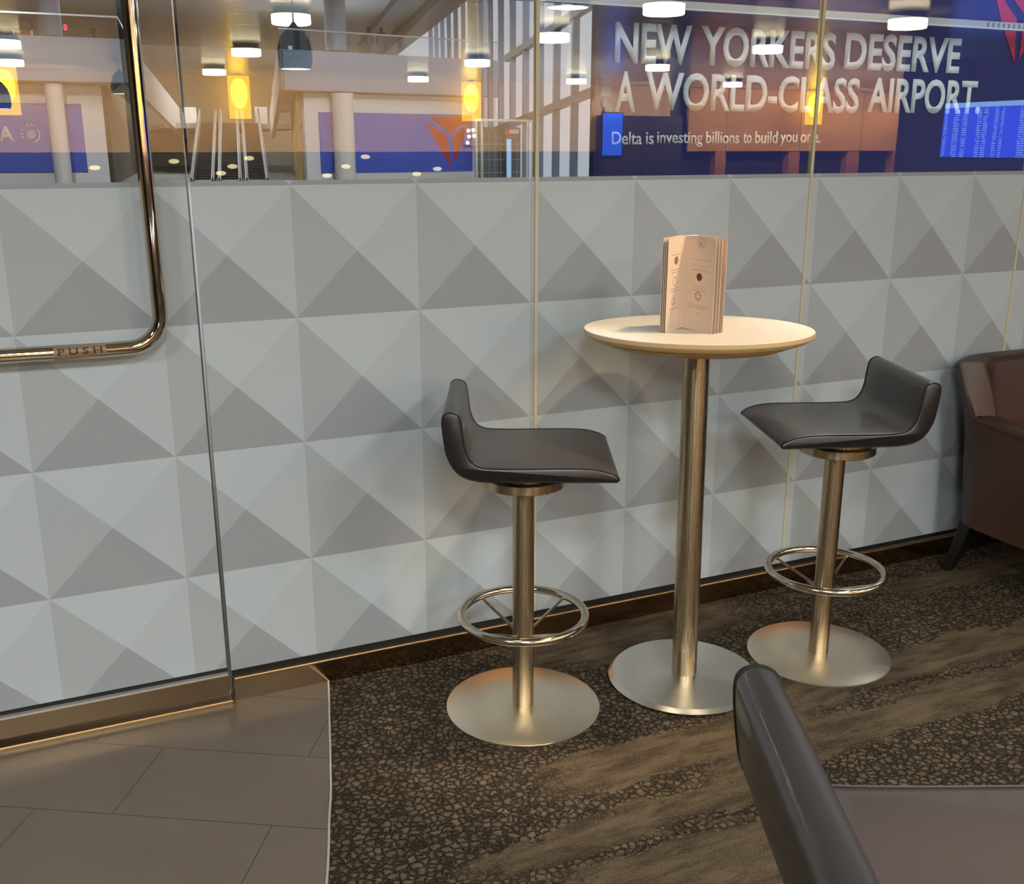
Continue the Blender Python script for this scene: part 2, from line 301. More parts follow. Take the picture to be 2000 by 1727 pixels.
def shade_mat():
    m = bpy.data.materials.new('amber_shade'); m.use_nodes = True; g = NT(m); t = m.node_tree
    t.nodes.remove(t.nodes['Principled BSDF']); out = [n for n in t.nodes if n.type == 'OUTPUT_MATERIAL'][0]
    tr = g.n('ShaderNodeBsdfTransparent'); tr.inputs[0].default_value = (1, .80, .20, 1)
    em = g.n('ShaderNodeEmission'); em.inputs[0].default_value = (1, .60, .035, 1); em.inputs[1].default_value = 9
    mx = g.n('ShaderNodeMixShader'); mx.inputs[0].default_value = .55; g.l(tr.outputs[0], mx.inputs[1]); g.l(em.outputs[0], mx.inputs[2]); g.l(mx.outputs[0], out.inputs[0])
    return m
MT['amber'] = shade_mat()
def bulb_mat():
    m = bpy.data.materials.new('amber_bulb'); m.use_nodes = True; g = NT(m); t = m.node_tree
    t.nodes.remove(t.nodes['Principled BSDF']); out = [n for n in t.nodes if n.type == 'OUTPUT_MATERIAL'][0]
    lw = g.n('ShaderNodeLayerWeight'); lw.inputs[0].default_value = .5
    tr = g.n('ShaderNodeBsdfTransparent'); em = g.n('ShaderNodeEmission'); em.inputs[0].default_value = (1, .80, .22, 1); em.inputs[1].default_value = 26
    mx = g.n('ShaderNodeMixShader'); g.l(g.math('POWER', lw.outputs['Facing'], .9), mx.inputs[0]); g.l(em.outputs[0], mx.inputs[1]); g.l(tr.outputs[0], mx.inputs[2]); g.l(mx.outputs[0], out.inputs[0])
    return m
MT['amber_hot'] = bulb_mat()

# ---------------------------------------------------------------- mesh helpers
def box(bm, x0, x1, y0, y1, z0, z1, mi=0):
    v = [bm.verts.new(p) for p in ((x0, y0, z0), (x1, y0, z0), (x1, y1, z0), (x0, y1, z0), (x0, y0, z1), (x1, y0, z1), (x1, y1, z1), (x0, y1, z1))]
    for f in ((0, 3, 2, 1), (4, 5, 6, 7), (0, 1, 5, 4), (1, 2, 6, 5), (2, 3, 7, 6), (3, 0, 4, 7)):
        bm.faces.new([v[i] for i in f]).material_index = mi
    return v
def hexa(bm, bot, top):
    v = [bm.verts.new(p) for p in list(bot)+list(top)]
    n = len(bot)
    bm.faces.new(v[:n][::-1]); bm.faces.new(v[n:])
    for i in range(n): bm.faces.new((v[i], v[(i+1) % n], v[n+(i+1) % n], v[n+i]))
def prism(bm, pts, y0, y1):
    """polygon in x,z pushed through from y0 to y1"""
    hexa(bm, [(x, y0, z) for x, z in pts], [(x, y1, z) for x, z in pts])
def lathe(bm, prof, seg=48, c=(0, 0, 0), cap=True):
    rings = []
    for rr, z in prof:
        if rr < 1e-6: rings.append([bm.verts.new((c[0], c[1], c[2]+z))])
        else: rings.append([bm.verts.new((c[0]+rr*cos(2*pi*i/seg), c[1]+rr*sin(2*pi*i/seg), c[2]+z)) for i in range(seg)])
    for a, b in zip(rings, rings[1:]):
        for i in range(seg):
            j = (i+1) % seg
            if len(a) == 1 and len(b) == 1: continue
            if len(a) == 1: bm.faces.new((a[0], b[j], b[i])) 
            elif len(b) == 1: bm.faces.new((a[i], a[j], b[0]))
            else: bm.faces.new((a[i], a[j], b[j], b[i]))
    if cap:
        if len(rings[0]) > 1: bm.faces.new(rings[0][::-1])
        if len(rings[-1]) > 1: bm.faces.new(rings[-1])
def tube(bm, path, rad, seg=12, closed=False, cap=True):
    path = [Vector(p) for p in path]; n = len(path); rings = []
    prev = None
    for i, p in enumerate(path):
        a = path[(i-1) % n] if (closed or i > 0) else p
        b = path[(i+1) % n] if (closed or i < n-1) else p
        t = (b-a).normalized()
        if prev is None:
            nrm = t.orthogonal().normalized()
        else:
            nrm = (prev-t*prev.dot(t)).normalized()
        prev = nrm; bi = t.cross(nrm)
        rr = rad[i] if isinstance(rad, (list, tuple)) else rad
        rings.append([bm.verts.new(p+rr*(cos(2*pi*k/seg)*nrm+sin(2*pi*k/seg)*bi)) for k in range(seg)])
    m = n if closed else n-1
    for i in range(m):
        a, b = rings[i], rings[(i+1) % n]
        for k in range(seg):
            bm.faces.new((a[k], a[(k+1) % seg], b[(k+1) % seg], b[k]))
    if cap and not closed:
        bm.faces.new(rings[0][::-1]); bm.faces.new(rings[-1])
def smooth_path(pts, n=8, closed=False):
    P = [Vector(p) for p in pts]; out = []; m = len(P)
    rng = range(m) if closed else range(m-1)
    for i in rng:
        p0 = P[(i-1) % m] if (closed or i > 0) else P[i]; p1 = P[i]; p2 = P[(i+1) % m]; p3 = P[(i+2) % m] if (closed or i+2 < m) else P[(i+1) % m]
        for k in range(n):
            t = k/n
            out.append(.5*((2*p1)+(p2-p0)*t+(2*p0-5*p1+4*p2-p3)*t*t+(3*p1-p0-3*p2+p3)*t**3))
    if not closed: out.append(P[-1])
    return out
def obj(name, bm, m, parent=None, smooth=False, loc=None, bevel=0., seg=2, angle=35):
    bmesh.ops.recalc_face_normals(bm, faces=bm.faces)
    me = bpy.data.meshes.new(name); bm.to_mesh(me); bm.free()
    for x in (m if isinstance(m, (list, tuple)) else [m]): me.materials.append(MT[x])
    if smooth:
        me.polygons.foreach_set('use_smooth', [True]*len(me.polygons))
        try: me.set_sharp_from_angle(angle=radians(angle))
        except Exception: pass
    o = bpy.data.objects.new(name, me); COL.objects.link(o)
    if parent: o.parent = parent
    if loc is not None: o.location = loc
    if bevel:
        b = o.modifiers.new('bevel', 'BEVEL'); b.width = bevel; b.segments = seg; b.limit_method = 'ANGLE'; b.angle_limit = radians(40)
    return o
def tag(o, label, cat, group=None, kind=None):
    o['label'] = label; o['category'] = cat
    if group: o['group'] = group
    if kind: o['kind'] = kind
    return o
def thing(name, label, cat, loc=(0, 0, 0), rz=0., group=None, kind=None):
    o = bpy.data.objects.new(name, None); COL.objects.link(o); o.empty_display_size = .1
    o.location = loc; o.rotation_euler = (0, 0, rz)
    return tag(o, label, cat, group, kind)
def B(): return bmesh.new()
def one(fn, *a, **k):
    bm = B(); fn(bm, *a, **k); return bm
def dup(root, loc, rz, label):
    r = root.copy(); COL.objects.link(r); r.location = loc; r.rotation_euler = (0, 0, rz); r['label'] = label
    for ch in list(root.children):
        c = ch.copy(); COL.objects.link(c); c.parent = r
        for g in list(ch.children):
            d = g.copy(); COL.objects.link(d); d.parent = c
    return r
def text_bm(body, x0, x1, z0, z1, y, thick=.004, bold=.0, space=1.0):
    """words fitted to a rectangle on a plane facing -y"""
    cu = bpy.data.curves.new('words', 'FONT'); cu.body = body; cu.size = 1; cu.offset = bold; cu.extrude = 0; cu.space_character = space; cu.resolution_u = 4
    o = bpy.data.objects.new('words', cu); COL.objects.link(o)
    dg = bpy.context.evaluated_depsgraph_get(); me = bpy.data.meshes.new_from_object(o.evaluated_get(dg))
    bpy.data.objects.remove(o); bpy.data.curves.remove(cu)
    bm = B(); bm.from_mesh(me); bpy.data.meshes.remove(me)
    xs = [v.co.x for v in bm.verts]; ys = [v.co.y for v in bm.verts]
    ax, bx, ay, by = min(xs), max(xs), min(ys), max(ys)
    for v in bm.verts:
        X, Yy = v.co.x, v.co.y
        v.co = (x0+(X-ax)/(bx-ax)*(x1-x0), y, z0+(Yy-ay)/(by-ay)*(z1-z0))
    if thick:
        bmesh.ops.recalc_face_normals(bm, faces=bm.faces)
        g = bmesh.ops.extrude_face_region(bm, geom=list(bm.faces))
        for v in [e for e in g['geom'] if isinstance(e, bmesh.types.BMVert)]: v.co.y -= thick
    return bm
def merge(dst, src):
    me = bpy.data.meshes.new('tmp'); src.to_mesh(me); src.free(); dst.from_mesh(me); bpy.data.meshes.remove(me)

# ================================================================ SETTING: floors
EDGE = [(.735, .03), (.731, .0), (.705, -.11), (.679, -.213), (.648, -.34), (.618, -.46), (.590, -.57), (.561, -.667), (.530, -.78), (.497, -.89), (.45, -1.03), (.39, -1.2), (.31, -1.4), (.22, -1.62), (.12, -1.85), (0, -2.1), (-.5, -3.0)]
bm = B()
pts = EDGE+[(-8, -3.0), (-8, -17), (20, -17), (20, .03)]
hexa(bm, [(x, y, -.06) for x, y in pts], [(x, y, 0) for x, y in pts])
tag(obj('floor', bm, 'carpet'), 'dark brown carpet with a pebble pattern and plain bands', 'carpet', kind='structure')
bm = B(); pts = EDGE[::-1]+[(-8, .03), (-8, -3.0)]
pts = [(-8, .03), (-8, -3.0)]+EDGE[::-1]
hexa(bm, [(x, y, -.06) for x, y in pts], [(x, y, 0) for x, y in pts])
tag(obj('floor', bm, 'tile'), 'grey brown stone floor tiles by the glass door', 'floor', kind='structure')
bm = B(); path = smooth_path([(x, y, .0005) for x, y in EDGE[1:]], 4)
for a, b in zip(path, path[1:]):
    t = (b-a).normalized(); n = Vector((-t.y, t.x, 0))*.0026
    hexa(bm, [a-n, b-n, b+n, a+n], [p+Vector((0, 0, .0025)) for p in (a-n, b-n, b+n, a+n)])
tag(obj('trim_1', bm, 'edge'), 'thin curved metal edging between tile and carpet', 'trim', kind='structure')

# ---------------------------------------------------------------- lounge shell
tag(obj('ceiling', one(box, -8, 20, -17, .03, 2.75, 2.85), 'ceiling'), 'pale glossy lounge ceiling mirrored in the glass', 'ceiling', kind='structure')
bm = B(); box(bm, -8, 12.45, -16.8, -16.6, 1.46, 2.75)
tag(obj('wall_back', bm, 'tan'), 'tan upper back wall of the lounge, mirrored in the glass', 'wall', kind='structure')
tag(obj('wall_back', one(box, -8, 12.45, -16.8, -16.55, 0, 1.46), 'dark_panel'), 'dark lower back wall of the lounge, mirrored in the glass', 'wall', kind='structure')
tag(obj('wall_left', one(box, -8.1, -8, -17, .03, 0, 2.75), 'tan'), 'side wall of the lounge beyond the door', 'wall', kind='structure')
tag(obj('wall_left', one(box, -8, -1.3, -6.6, -6.4, 0, 2.75), 'dark_panel'), 'added dark partition behind the viewer, unseen, to darken pole reflections', 'wall', kind='structure')  # added unseen panel that gives the steel poles a dark reflection
tag(obj('wall_right', one(box, 12.36, 12.5, -9.95, -.02, 0, 2.75), 'brown_wall'), 'dark brown side wall carrying the blue flight board', 'wall', kind='structure')
tag(obj('wall_right', one(box, 19.9, 20, -17, -9.95, 0, 2.75), 'brown_wall'), 'far side wall of the lounge', 'wall', kind='structure')
tag(obj('wall_right', one(box, 12.5, 20, -10.05, -9.95, 0, 2.75), 'brown_wall'), 'return wall of the lounge alcove', 'wall', kind='structure')
# timber bulkhead over dark openings, at the back right
root = thing('timber_bulkhead', 'warm wooden bulkhead panels over dark openings, mirrored in the glass', 'panelling', (12.9, -16.6, 0))
for a, b in ((12.9, 13.88), (13.9, 15.87), (15.89, 17.62), (17.64, 18.72)):
    obj('panel', one(box, a-12.9, b-12.9, -.05, .02, 1.46, 2.745), 'wood', root)
for a, b in ((13.65, 13.92), (15.62, 15.93), (17.3, 17.65), (18.66, 18.74)):
    obj('post', one(box, a-12.9, b-12.9, -.2, 0, 0, 1.46), 'woodpost', root)
obj('recess', one(box, 0, 6.95, -.22, -.20, 0, 1.46), 'recess', root)
tag(obj('wall_back', one(box, 12.45, 20, -16.95, -16.83, 0, 2.75), 'dark_panel'), 'dark back wall behind the wooden bulkhead', 'wall', kind='structure')
# dark grey storage wall in front of the tan wall
root = thing('tall_cabinet', 'dark grey tall cabinet beside the wooden bulkhead, mirrored in the glass', 'cabinet', (10.7, -16.44, 0))
obj('body', one(box, -.05, 1.9, -.09, .1, 0, 2.16), 'dark_panel', root)
for i in range(2): obj('door', one(box, -.03+i*.96, .91+i*.96, .1, .115, .06, 2.12), 'dark_panel', root)

# ================================================================ glass wall
JX = [.442, 1.42, 2.42, 3.41]
H = 2.75
def pane(n, x0, x1, label, z0=.078):
    root = thing('window_%d' % n, label, 'window', (0, 0, 0), kind='structure')
    obj('glass_pane', one(box, x0, x1, 0, .012, z0, H), 'glass', root)
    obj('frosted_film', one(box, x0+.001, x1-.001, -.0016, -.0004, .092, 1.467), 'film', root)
    return root
pane(1, .4485, 1.4145, 'clear glass wall pane frosted with grey pyramids, right of the door')
pane(2, 1.4255, 2.4145, 'clear glass wall pane frosted with grey pyramids, behind the bar table')
pane(3, 2.4255, 3.4045, 'clear glass wall pane frosted with grey pyramids, behind the right stool')
x = 3.4155
for k in range(9): pane(4+k, x+k*1.0, x+.989+k*1.0, 'frosted glass wall pane at the far right')
for k, jx in enumerate([1.42, 2.42, 3.41]+[4.41+i for i in range(8)]):
    tag(obj('trim_%d' % (2+k), one(box, jx-.0055, jx+.0055, -.003, .014, .078, H), 'silicone'), 
        ['cream vertical silicone joint behind the left stool', 'cream vertical silicone joint behind the right stool', 'cream vertical silicone joint at the right above the brown armchair'][k] if k < 3 else 'vertical silicone joint further along the glass wall', 'trim', kind='structure')
# base channel with gold top edge
root = thing('baseboard_front', 'polished bronze base channel along the foot of the glass wall', 'baseboard', (0, 0, 0), kind='structure')
obj('channel', one(box, .452, 12.36, -.014, .026, 0, .066), 'bronze', root)
obj('top_edge', one(box, .452, 12.36, -.018, -.004, .066, .0745), 'bronze2', root, bevel=.003)
obj('gap_shadow_strip', one(box, .452, 12.36, -.004, .016, .0745, .092), 'black', root)  # black strip stands in for the shadow in the gap below the film
# glass door
D0 = -.62
root = thing('door_1', 'frosted glass entrance door with bronze bottom rail and bent push handle', 'door', (0, 0, 0), kind='structure')
obj('glass_pane', one(box, D0, .4385, 0, .012, .10, 2.62), 'glass', root)
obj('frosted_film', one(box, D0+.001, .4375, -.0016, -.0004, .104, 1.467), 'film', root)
obj('edge_strip', one(box, .4390, .4420, -.001, .013, .03, 2.62), 'door_edge', root)
r_ = obj('bottom_rail', one(box, D0, .437, -.02, .032, .03, .089), 'bronze', root, bevel=.002)
obj('rail_edge', one(box, D0, .437, -.022, .0, .089, .094), 'edge', r_)
obj('gap_shadow_strip', one(box, D0, .437, -.006, .014, .094, .103), 'black', root)  # gap shadow above the door rail, built as a black strip
hp = [(.335, -.07, 2.12), (.335, -.07, 1.9), (.335, -.07, 1.6), (.337, -.07, 1.3), (.338, -.07, 1.205)]
arc = [(.338-.078+.078*cos(a), -.07, 1.145-.078*sin(a)) for a in [radians(k*10) for k in range(0, 10)]]
hpath = hp+arc+[(.2, -.07, 1.066), (.0, -.07, 1.069), (-.3, -.07, 1.07), (-.54, -.07, 1.07)]
hd = obj('push_handle', one(tube, hpath, .0185, 24), 'chrome', root, smooth=True); hd['label'] = 'polished metal tube handle bent into an L'
for p in ((.335, 1.42), (.336, 2.0), (-.5, 1.07), (-.1, 1.07)):
    obj('standoff', one(tube, [(p[0], -.066, p[1]), (p[0], .002, p[1])], .009, 12), 'chrome', hd, smooth=True)
bm = B(); R_ = .0190
def cyl_patch(bm, x0, x1, a0, a1, rr, n=14):
    g = []
    for i in range(n+1):
        a = a0+(a1-a0)*i/n
        g.append([bm.verts.new((xx, -.07-rr*cos(a), 1.0675+rr*sin(a))) for xx in (x0, x1)])
    for p, q in zip(g, g[1:]): bm.faces.new((p[0], p[1], q[1], q[0]))
cyl_patch(bm, .083, .203, radians(-60), radians(52), R_)
pl_ = obj('push_label', bm, 'push', hd, smooth=True)
tb = text_bm('PUSH', .093, .194, -.006, .011, 0, 0, bold=.02, space=1.5)
for i in range(1, 14):
    bmesh.ops.bisect_plane(tb, geom=list(tb.verts)+list(tb.edges)+list(tb.faces), plane_co=(0, 0, -.006+.017*i/14), plane_no=(0, 0, 1))
for v in tb.verts:
    a = radians(4)+v.co.z/R_; v.co = (v.co.x, -.07-(R_+.0004)*cos(a), 1.0675+(R_+.0004)*sin(a))
obj('lettering', tb, 'push_txt', pl_)['label'] = 'dark PUSH lettering'
tag(obj('trim_20', one(box, D0-.1, .446, -.032, .05, -.01, .014), 'bronze2', bevel=.004), 'gold coloured threshold strip under the glass door', 'threshold', kind='structure')
# fixed glass left of the door
pane(20, -8, D0-.006, 'frosted glass wall beyond the door')

# ================================================================ bar stools
def make_stool(loc, rz, label, lift=0.):
    root = thing('bar_stool', label, 'bar stool', loc, rz, group='black leather bar stools')
    prof = [(.218, .7385), (.10, .7385), (-.03, .7385), (-.115, .741), (-.165, .759), (-.193, .80), (-.203, .85), (-.207, .895), (-.203, .913), (-.190, .921), (-.173, .919), (-.160, .906), (-.154, .87), (-.149, .83), (-.135, .796), (-.108, .780), (-.06, .7765), (.03, .7765), (.12, .7775), (.175, .775), (.210, .767), (.231, .757), (.239, .747), (.233, .7395)]
    pp = smooth_path([(x, 0, z+lift) for x, z in prof], 5, closed=True)
    HW = .192
    bm = B()
    ws = [-HW, -HW+.004, -HW+.014, -HW*.5, 0, HW*.5, HW-.014, HW-.004, HW]
    cx, cz = 0.02, .79
    rows = []
    N = len(pp)
    # inward normals so that the outline shrinks a touch at the two ends
    nor = []
    for i in range(N):
        t = (pp[(i+1) % N]-pp[i-1]).normalized(); nor.append(Vector((-t.z, 0, t.x)))
    area = sum(pp[i].x*pp[(i+1) % N].z-pp[(i+1) % N].x*pp[i].z for i in range(N))
    sg = 1 if area > 0 else -1
    for w in ws:
        e = abs(abs(w)-HW); ins = .006 if e < 1e-6 else (.0015 if e < .006 else 0)
        crown = .004*(1-(w/HW)**2)
        r = []
        for i in range(N):
            p = pp[i]+nor[i]*sg*ins
            r.append(bm.verts.new((p.x, w, p.z+(0))))
        rows.append(r)
    for a, b in zip(rows, rows[1:]):
        for i in range(N): bm.faces.new((a[i], a[(i+1) % N], b[(i+1) % N], b[i]))
    f0 = bm.faces.new(rows[0][::-1]); f1 = bm.faces.new(rows[-1])
    f0.material_index = 1; f1.material_index = 1
    seat = obj('seat', bm, ['leather', 'leather_side'], root, smooth=True, angle=50)
    for s in (-1, 1):
        path = [Vector((pp[i].x, s*(HW-.002), pp[i].z))-0*nor[i] for i in range(N)]
        path = [p+nor[i]*sg*.0015 for i, p in enumerate(path)]
        obj('piping', one(tube, path, .0021, 6, closed=True), 'seam', seat, smooth=True)
    obj('swivel_plate', one(lathe, [(.02, .674), (.110, .674), (.1145, .677), (.1145, .700), (.10, .705), (.10, .7395), (.02, .7395)], 56, c=(0, 0, lift)), 'pole', root, smooth=True)
    obj('pole', one(lathe, [(.030, .006), (.030, .680+lift)], 48), 'pole', root, smooth=True)
    ringo = obj('footrest_ring', one(tube, [(.174*cos(2*pi*i/64), .174*sin(2*pi*i/64), .288) for i in range(64)], .0115, 16, closed=True), 'ring', root, smooth=True)
    for k in range(4):
        a = pi/4+k*pi/2
        obj('spoke', one(tube, [(.168*cos(a), .168*sin(a), .284), (.028*cos(a), .028*sin(a), .228)], .0045, 10), 'ring', ringo, smooth=True)
    obj('base_plate', one(lathe, [(.0, 0), (.219, 0), (.2205, .0015), (.2205, .0055), (.218, .007), (.1, .0085), (.031, .009), (.0, .009)], 96), 'base', root, smooth=True)
    return root
st = make_stool((1.205, -.381, 0), math.atan2(-.408, .913), 'black leather bar stool left of the white table, back to the left')
dup(st, (2.194, -.478, 0), math.atan2(.335, -.942), 'black leather bar stool right of the white table, next to the brown armchair')
make_stool((.806, -2.26, 0), -.430, 'large close black leather stool cut off by the bottom right corner', .11)

# ================================================================ bar table
root = thing('bar_table', 'round white high table on a steel pole between two black stools', 'table', (1.718, -.435, 0))
TN = Vector((.0125, .0354, 1)).normalized()
tilt = TN.to_track_quat('Z', 'Y').to_matrix()
def tilted(bm):
    bm.transform(Matrix.Identity(4)); 
    q = Vector((0, 0, 1)).rotation_difference(TN).to_matrix().to_4x4(); bm.transform(q); return bm
bm = one(lathe, [(.0, 1.040), (.300, 1.040), (.3145, 1.050), (.3168, 1.0535), (.3168, 1.0640), (.3155, 1.0658), (.0, 1.066)], 128)
bm.faces.ensure_lookup_table()
for f in bm.faces:
    if f.calc_center_median().z < 1.0645: f.material_index = 1
obj('tabletop', tilted(bm), ['white_top', 'top_edge'], root, smooth=True, angle=25)
bm = one(lathe, [(.0, 1.016), (.235, 1.016), (.272, 1.030), (.278, 1.0405), (.0, 1.0405)], 128)
obj('under_plate', tilted(bm), 'under_top', root, smooth=True)
obj('pole', tilted(one(lathe, [(.0375, .013), (.0375, 1.018)], 56)), 'pole', root, smooth=True)
obj('base_plate', one(lathe, [(.0, .004), (.224, .004), (.2285, .006), (.2285, .009), (.217, .0195), (.05, .0215), (.041, .023), (.0, .023)], 128), 'turned', root, smooth=True, angle=20)
obj('gap_shadow_disc', one(lathe, [(.0, 0), (.205, 0), (.205, .0045), (.0, .0045)], 64), 'black', root)  # black disc stands in for the shadowed gap under the base plate

# ---------------------------------------------------------------- folded menu cards on the table
root = thing('folded_menu', 'upright folded cream menu card with printed emblems on the white table', 'menu', (1.686, -.382, 1.0672))
ang_l = math.atan2(-.061, -.088); ang_r = math.atan2(-.128, .008)
def leaf(ang, length, off, h, th=.0012, z0=.0, start=0.):
    bm = B(); d = Vector((cos(ang), sin(ang), 0)); n = Vector((-sin(ang), cos(ang), 0))
    a = n*off+d*start; b = a+d*length; t = n*th
    rc = .008
    # rounded outer corners
    prof = [(0, 0), (length-rc, 0)]+[(length-rc+rc*sin(k*pi/8), rc-rc*cos(k*pi/8)) for k in range(1, 4)]+[(length, rc), (length, h-rc)]+[(length-rc+rc*cos(k*pi/8), h-rc+rc*sin(k*pi/8)) for k in range(1, 4)]+[(length-rc, h), (0, h)]
    hexa(bm, [a+d*x+Vector((0, 0, z0+z)) for x, z in prof], [a+d*x+t+Vector((0, 0, z0+z)) for x, z in prof]); return bm
for i, off in enumerate((0, .0055, .011, .0165)):
    obj('left_leaf', leaf(ang_l, .112-.001*i, -off-.0012, .252, .0013), 'paper' if i % 2 == 0 else 'paper2', root)
for i, (off, st_) in enumerate(((0, 0), (.008, .004), (.020, .004), (.040, .0))):
    obj('right_leaf', leaf(ang_r, .136-.002*i, off, .252, .0013, start=st_), 'paper' if i % 2 == 0 else 'paper2', root)
obj('spine', one(box, -.006, .05, -.004, .012, 0, .252), 'paper2', root, bevel=.004)
def on_leaf(ang, off, side, fn):
    """build in (along, height) on the face of a leaf"""
    bm = B(); fn(bm)
    d = Vector((cos(ang), sin(ang), 0)); n = Vector((-sin(ang), cos(ang), 0))
    for v in bm.verts: v.co = d*v.co.x+n*(off+side*v.co.y)+Vector((0, 0, v.co.z))
    return bm
def bar(bm, x0, x1, z0, z1): box(bm, x0, x1, 0, .0003, z0, z1)
def disc(bm, x, z, rx, rz_, n=28): hexa(bm, [(x+rx*cos(2*pi*i/n), 0, z+rz_*sin(2*pi*i/n)) for i in range(n)], [(x+rx*cos(2*pi*i/n), .0003, z+rz_*sin(2*pi*i/n)) for i in range(n)])
def ringp(bm, x, z, rx, rz_, w, n=32):
    for i in range(n):
        a, b = 2*pi*i/n, 2*pi*(i+1)/n
        q = [(x+(rx-w*k)*cos(t), z+(rz_-w*k)*sin(t)) for t, k in ((a, 0), (b, 0), (b, 1), (a, 1))]
        hexa(bm, [(x_, 0, z_) for x_, z_ in q], [(x_, .0003, z_) for x_, z_ in q])
def front(bm):
    for x0, x1, z, h in ((.035, .110, .193, .0012), (.040, .108, .176, .001), (.045, .100, .168, .001), (.036, .112, .163, .0018), (.036, .108, .123, .001), (.05, .10, .117, .001), (.042, .100, .110, .0018), (.02, .118, .070, .0012), (.02, .118, .066, .0012), (.03, .1, .062, .0012), (.065, .078, .050, .0022), (.066, .077, .044, .001)):
        bar(bm, x0, x1, z, z+h)
    ringp(bm, .075, .238, .017, .014, .0012); ringp(bm, .075, .238, .0125, .0105, .0009); disc(bm, .073, .237, .004, .005); bar(bm, .068, .082, .230, .2315)
obj('print', on_leaf(ang_r, 0, -1, front), 'ink', root)
obj('seal', on_leaf(ang_r, 0, -1, lambda bm: disc(bm, .071, .147, .0115, .0105)), 'red_dot', root)['label'] = 'dark red round seal'
def ringd(bm):
    ringp(bm, .069, .096, .0125, .0115, .0022); disc(bm, .064, .099, .0015, .0015); disc(bm, .073, .099, .0015, .0015); bar(bm, .063, .076, .0905, .0915)
obj('print', on_leaf(ang_r, 0, -1, ringd), 'ink_dark', root)
def leftp(bm):
    disc(bm, .055, .190, .013, .011); ringp(bm, .06, .135, .012, .012, .0015); ringp(bm, .066, .082, .012, .010, .0015)
    for z in (.205, .165, .158, .115, .108, .060): bar(bm, .03, .09, z, z+.001)
obj('print', on_leaf(ang_l, 0, 1, leftp), 'ink_dark', root)

# ================================================================ brown tub armchair by the glass
root = thing('tub_armchair', 'brown leather armchair with dark legs at the right edge by the glass', 'armchair', (3.42, -.42, 0))
CW, CD0, CD1 = .33, .335, -.34      # half width, back y, front y (local)
def u_path(n=10):
    rc = .17; out = [(-CW, CD1), (-CW, -.25), (-CW, -.12), (-CW, 0)]
    for k in range(n+1):
        a = pi-k*(pi/2)/n; out.append((-CW+rc+rc*cos(a), CD0-rc+rc*sin(a)))
    for k in range(1, 6): out.append((-CW+rc+(2*CW-2*rc)*k/6, CD0))
    for k in range(n+1):
        a = pi/2-k*(pi/2)/n; out.append((CW-rc+rc*cos(a), CD0-rc+rc*sin(a)))
    out += [(CW, 0), (CW, -.12), (CW, -.25), (CW, CD1)]
    return out
up_ = u_path(); n = len(up_)
def shell(bm):
    cols = []
    for i, (x, y) in enumerate(up_):
        a = Vector(up_[max(i-1, 0)]); b = Vector(up_[min(i+1, n-1)]); t = (b-a).normalized(); nin = Vector((t.y, -t.x))   # points to the inside
        if nin.dot(Vector((-x, -y))) < 0: nin = -nin
        s = min(1, max(0, (y-.225)/.035)); s = s*s*(3-2*s)
        top = .585+.035*min(1, max(0, (y+.34)/.5))+.185*s
        th = .075-.005*s
        fl = .045*s
        outer = [(0, .20), (.004, .23), (-.012, .40), (-.022, .54), (-.022-fl*.5, .54+(top-.54)*.5), (-.026-fl, top-.02)]
        topp = [(-.020-fl, top-.006), (-.010-fl, top), (th-.02-fl, top), (th-.008-fl, top-.008)]
        inner = [(th-fl*.9, top-.03), (th-fl*.4, .52), (th+.01, .44), (th+.01, .20)]
        ring_ = []
        for o_, z in outer+topp+inner: ring_.append(bm.verts.new((x+nin.x*o_, y+nin.y*o_, z)))
        cols.append(ring_)
    m_ = len(cols[0])
    for a, b in zip(cols, cols[1:]):
        for k in range(m_): bm.faces.new((a[k], a[(k+1) % m_], b[(k+1) % m_], b[k]))
    bm.faces.new(cols[0]); bm.faces.new(cols[-1][::-1])
sh_ = obj('shell', one(shell), 'brown', root, smooth=True, angle=60)
def seam_path(oy, dz):
    out = []
    for i, (x, y) in enumerate(up_):
        s = min(1, max(0, (y-.225)/.035)); s = s*s*(3-2*s); top = .585+.035*min(1, max(0, (y+.34)/.5))+.185*s
        a = Vector(up_[max(i-1, 0)]); b = Vector(up_[min(i+1, n-1)]); t = (b-a).normalized(); nin = Vector((t.y, -t.x))
        if nin.dot(Vector((-x, -y))) < 0: nin = -nin
        o_ = -.026-.045*s+oy
        out.append((x+nin.x*o_, y+nin.y*o_, top+dz))
    return out
obj('piping', one(tube, seam_path(.0, -.018), .003, 8), 'brown_seam', sh_, smooth=True)
obj('front_apron', one(box, -CW+.02, CW-.02, CD1, CD1+.06, .20, .40), 'brown', root, bevel=.02, seg=4)
obj('seat_cushion', one(box, -CW+.085, CW-.085, CD1-.01, CD0-.11, .30, .455), 'brown', root, smooth=True, bevel=.035, seg=5)
for sx, sy, bx_, by_ in ((-1, 1, -.06, .04), (1, 1, .06, .04), (-1, -1, -.01, -.01), (1, -1, .01, -.01)):
    x0, y0 = sx*(CW-.07), (CD0-.09 if sy > 0 else CD1+.06)
    P = smooth_path([(x0, y0, .225), (x0+bx_*.25, y0+by_*.25, .15), (x0+bx_*.6, y0+by_*.6, .07), (x0+bx_, y0+by_, .0)], 4)
    bm = B(); rows = []
    for k, p in enumerate(P):
        w = .030-.013*k/(len(P)-1)
        rows.append([bm.verts.new((p.x+a*w, p.y+b*w, p.z)) for a, b in ((-1, -1), (1, -1), (1, 1), (-1, 1))])
    for a, b in zip(rows, rows[1:]):
        for k in range(4): bm.faces.new((a[k], a[(k+1) % 4], b[(k+1) % 4], b[k]))
    bm.faces.new(rows[0]); bm.faces.new(rows[-1][::-1])
    obj('leg', bm, 'legwood', root, bevel=.004)

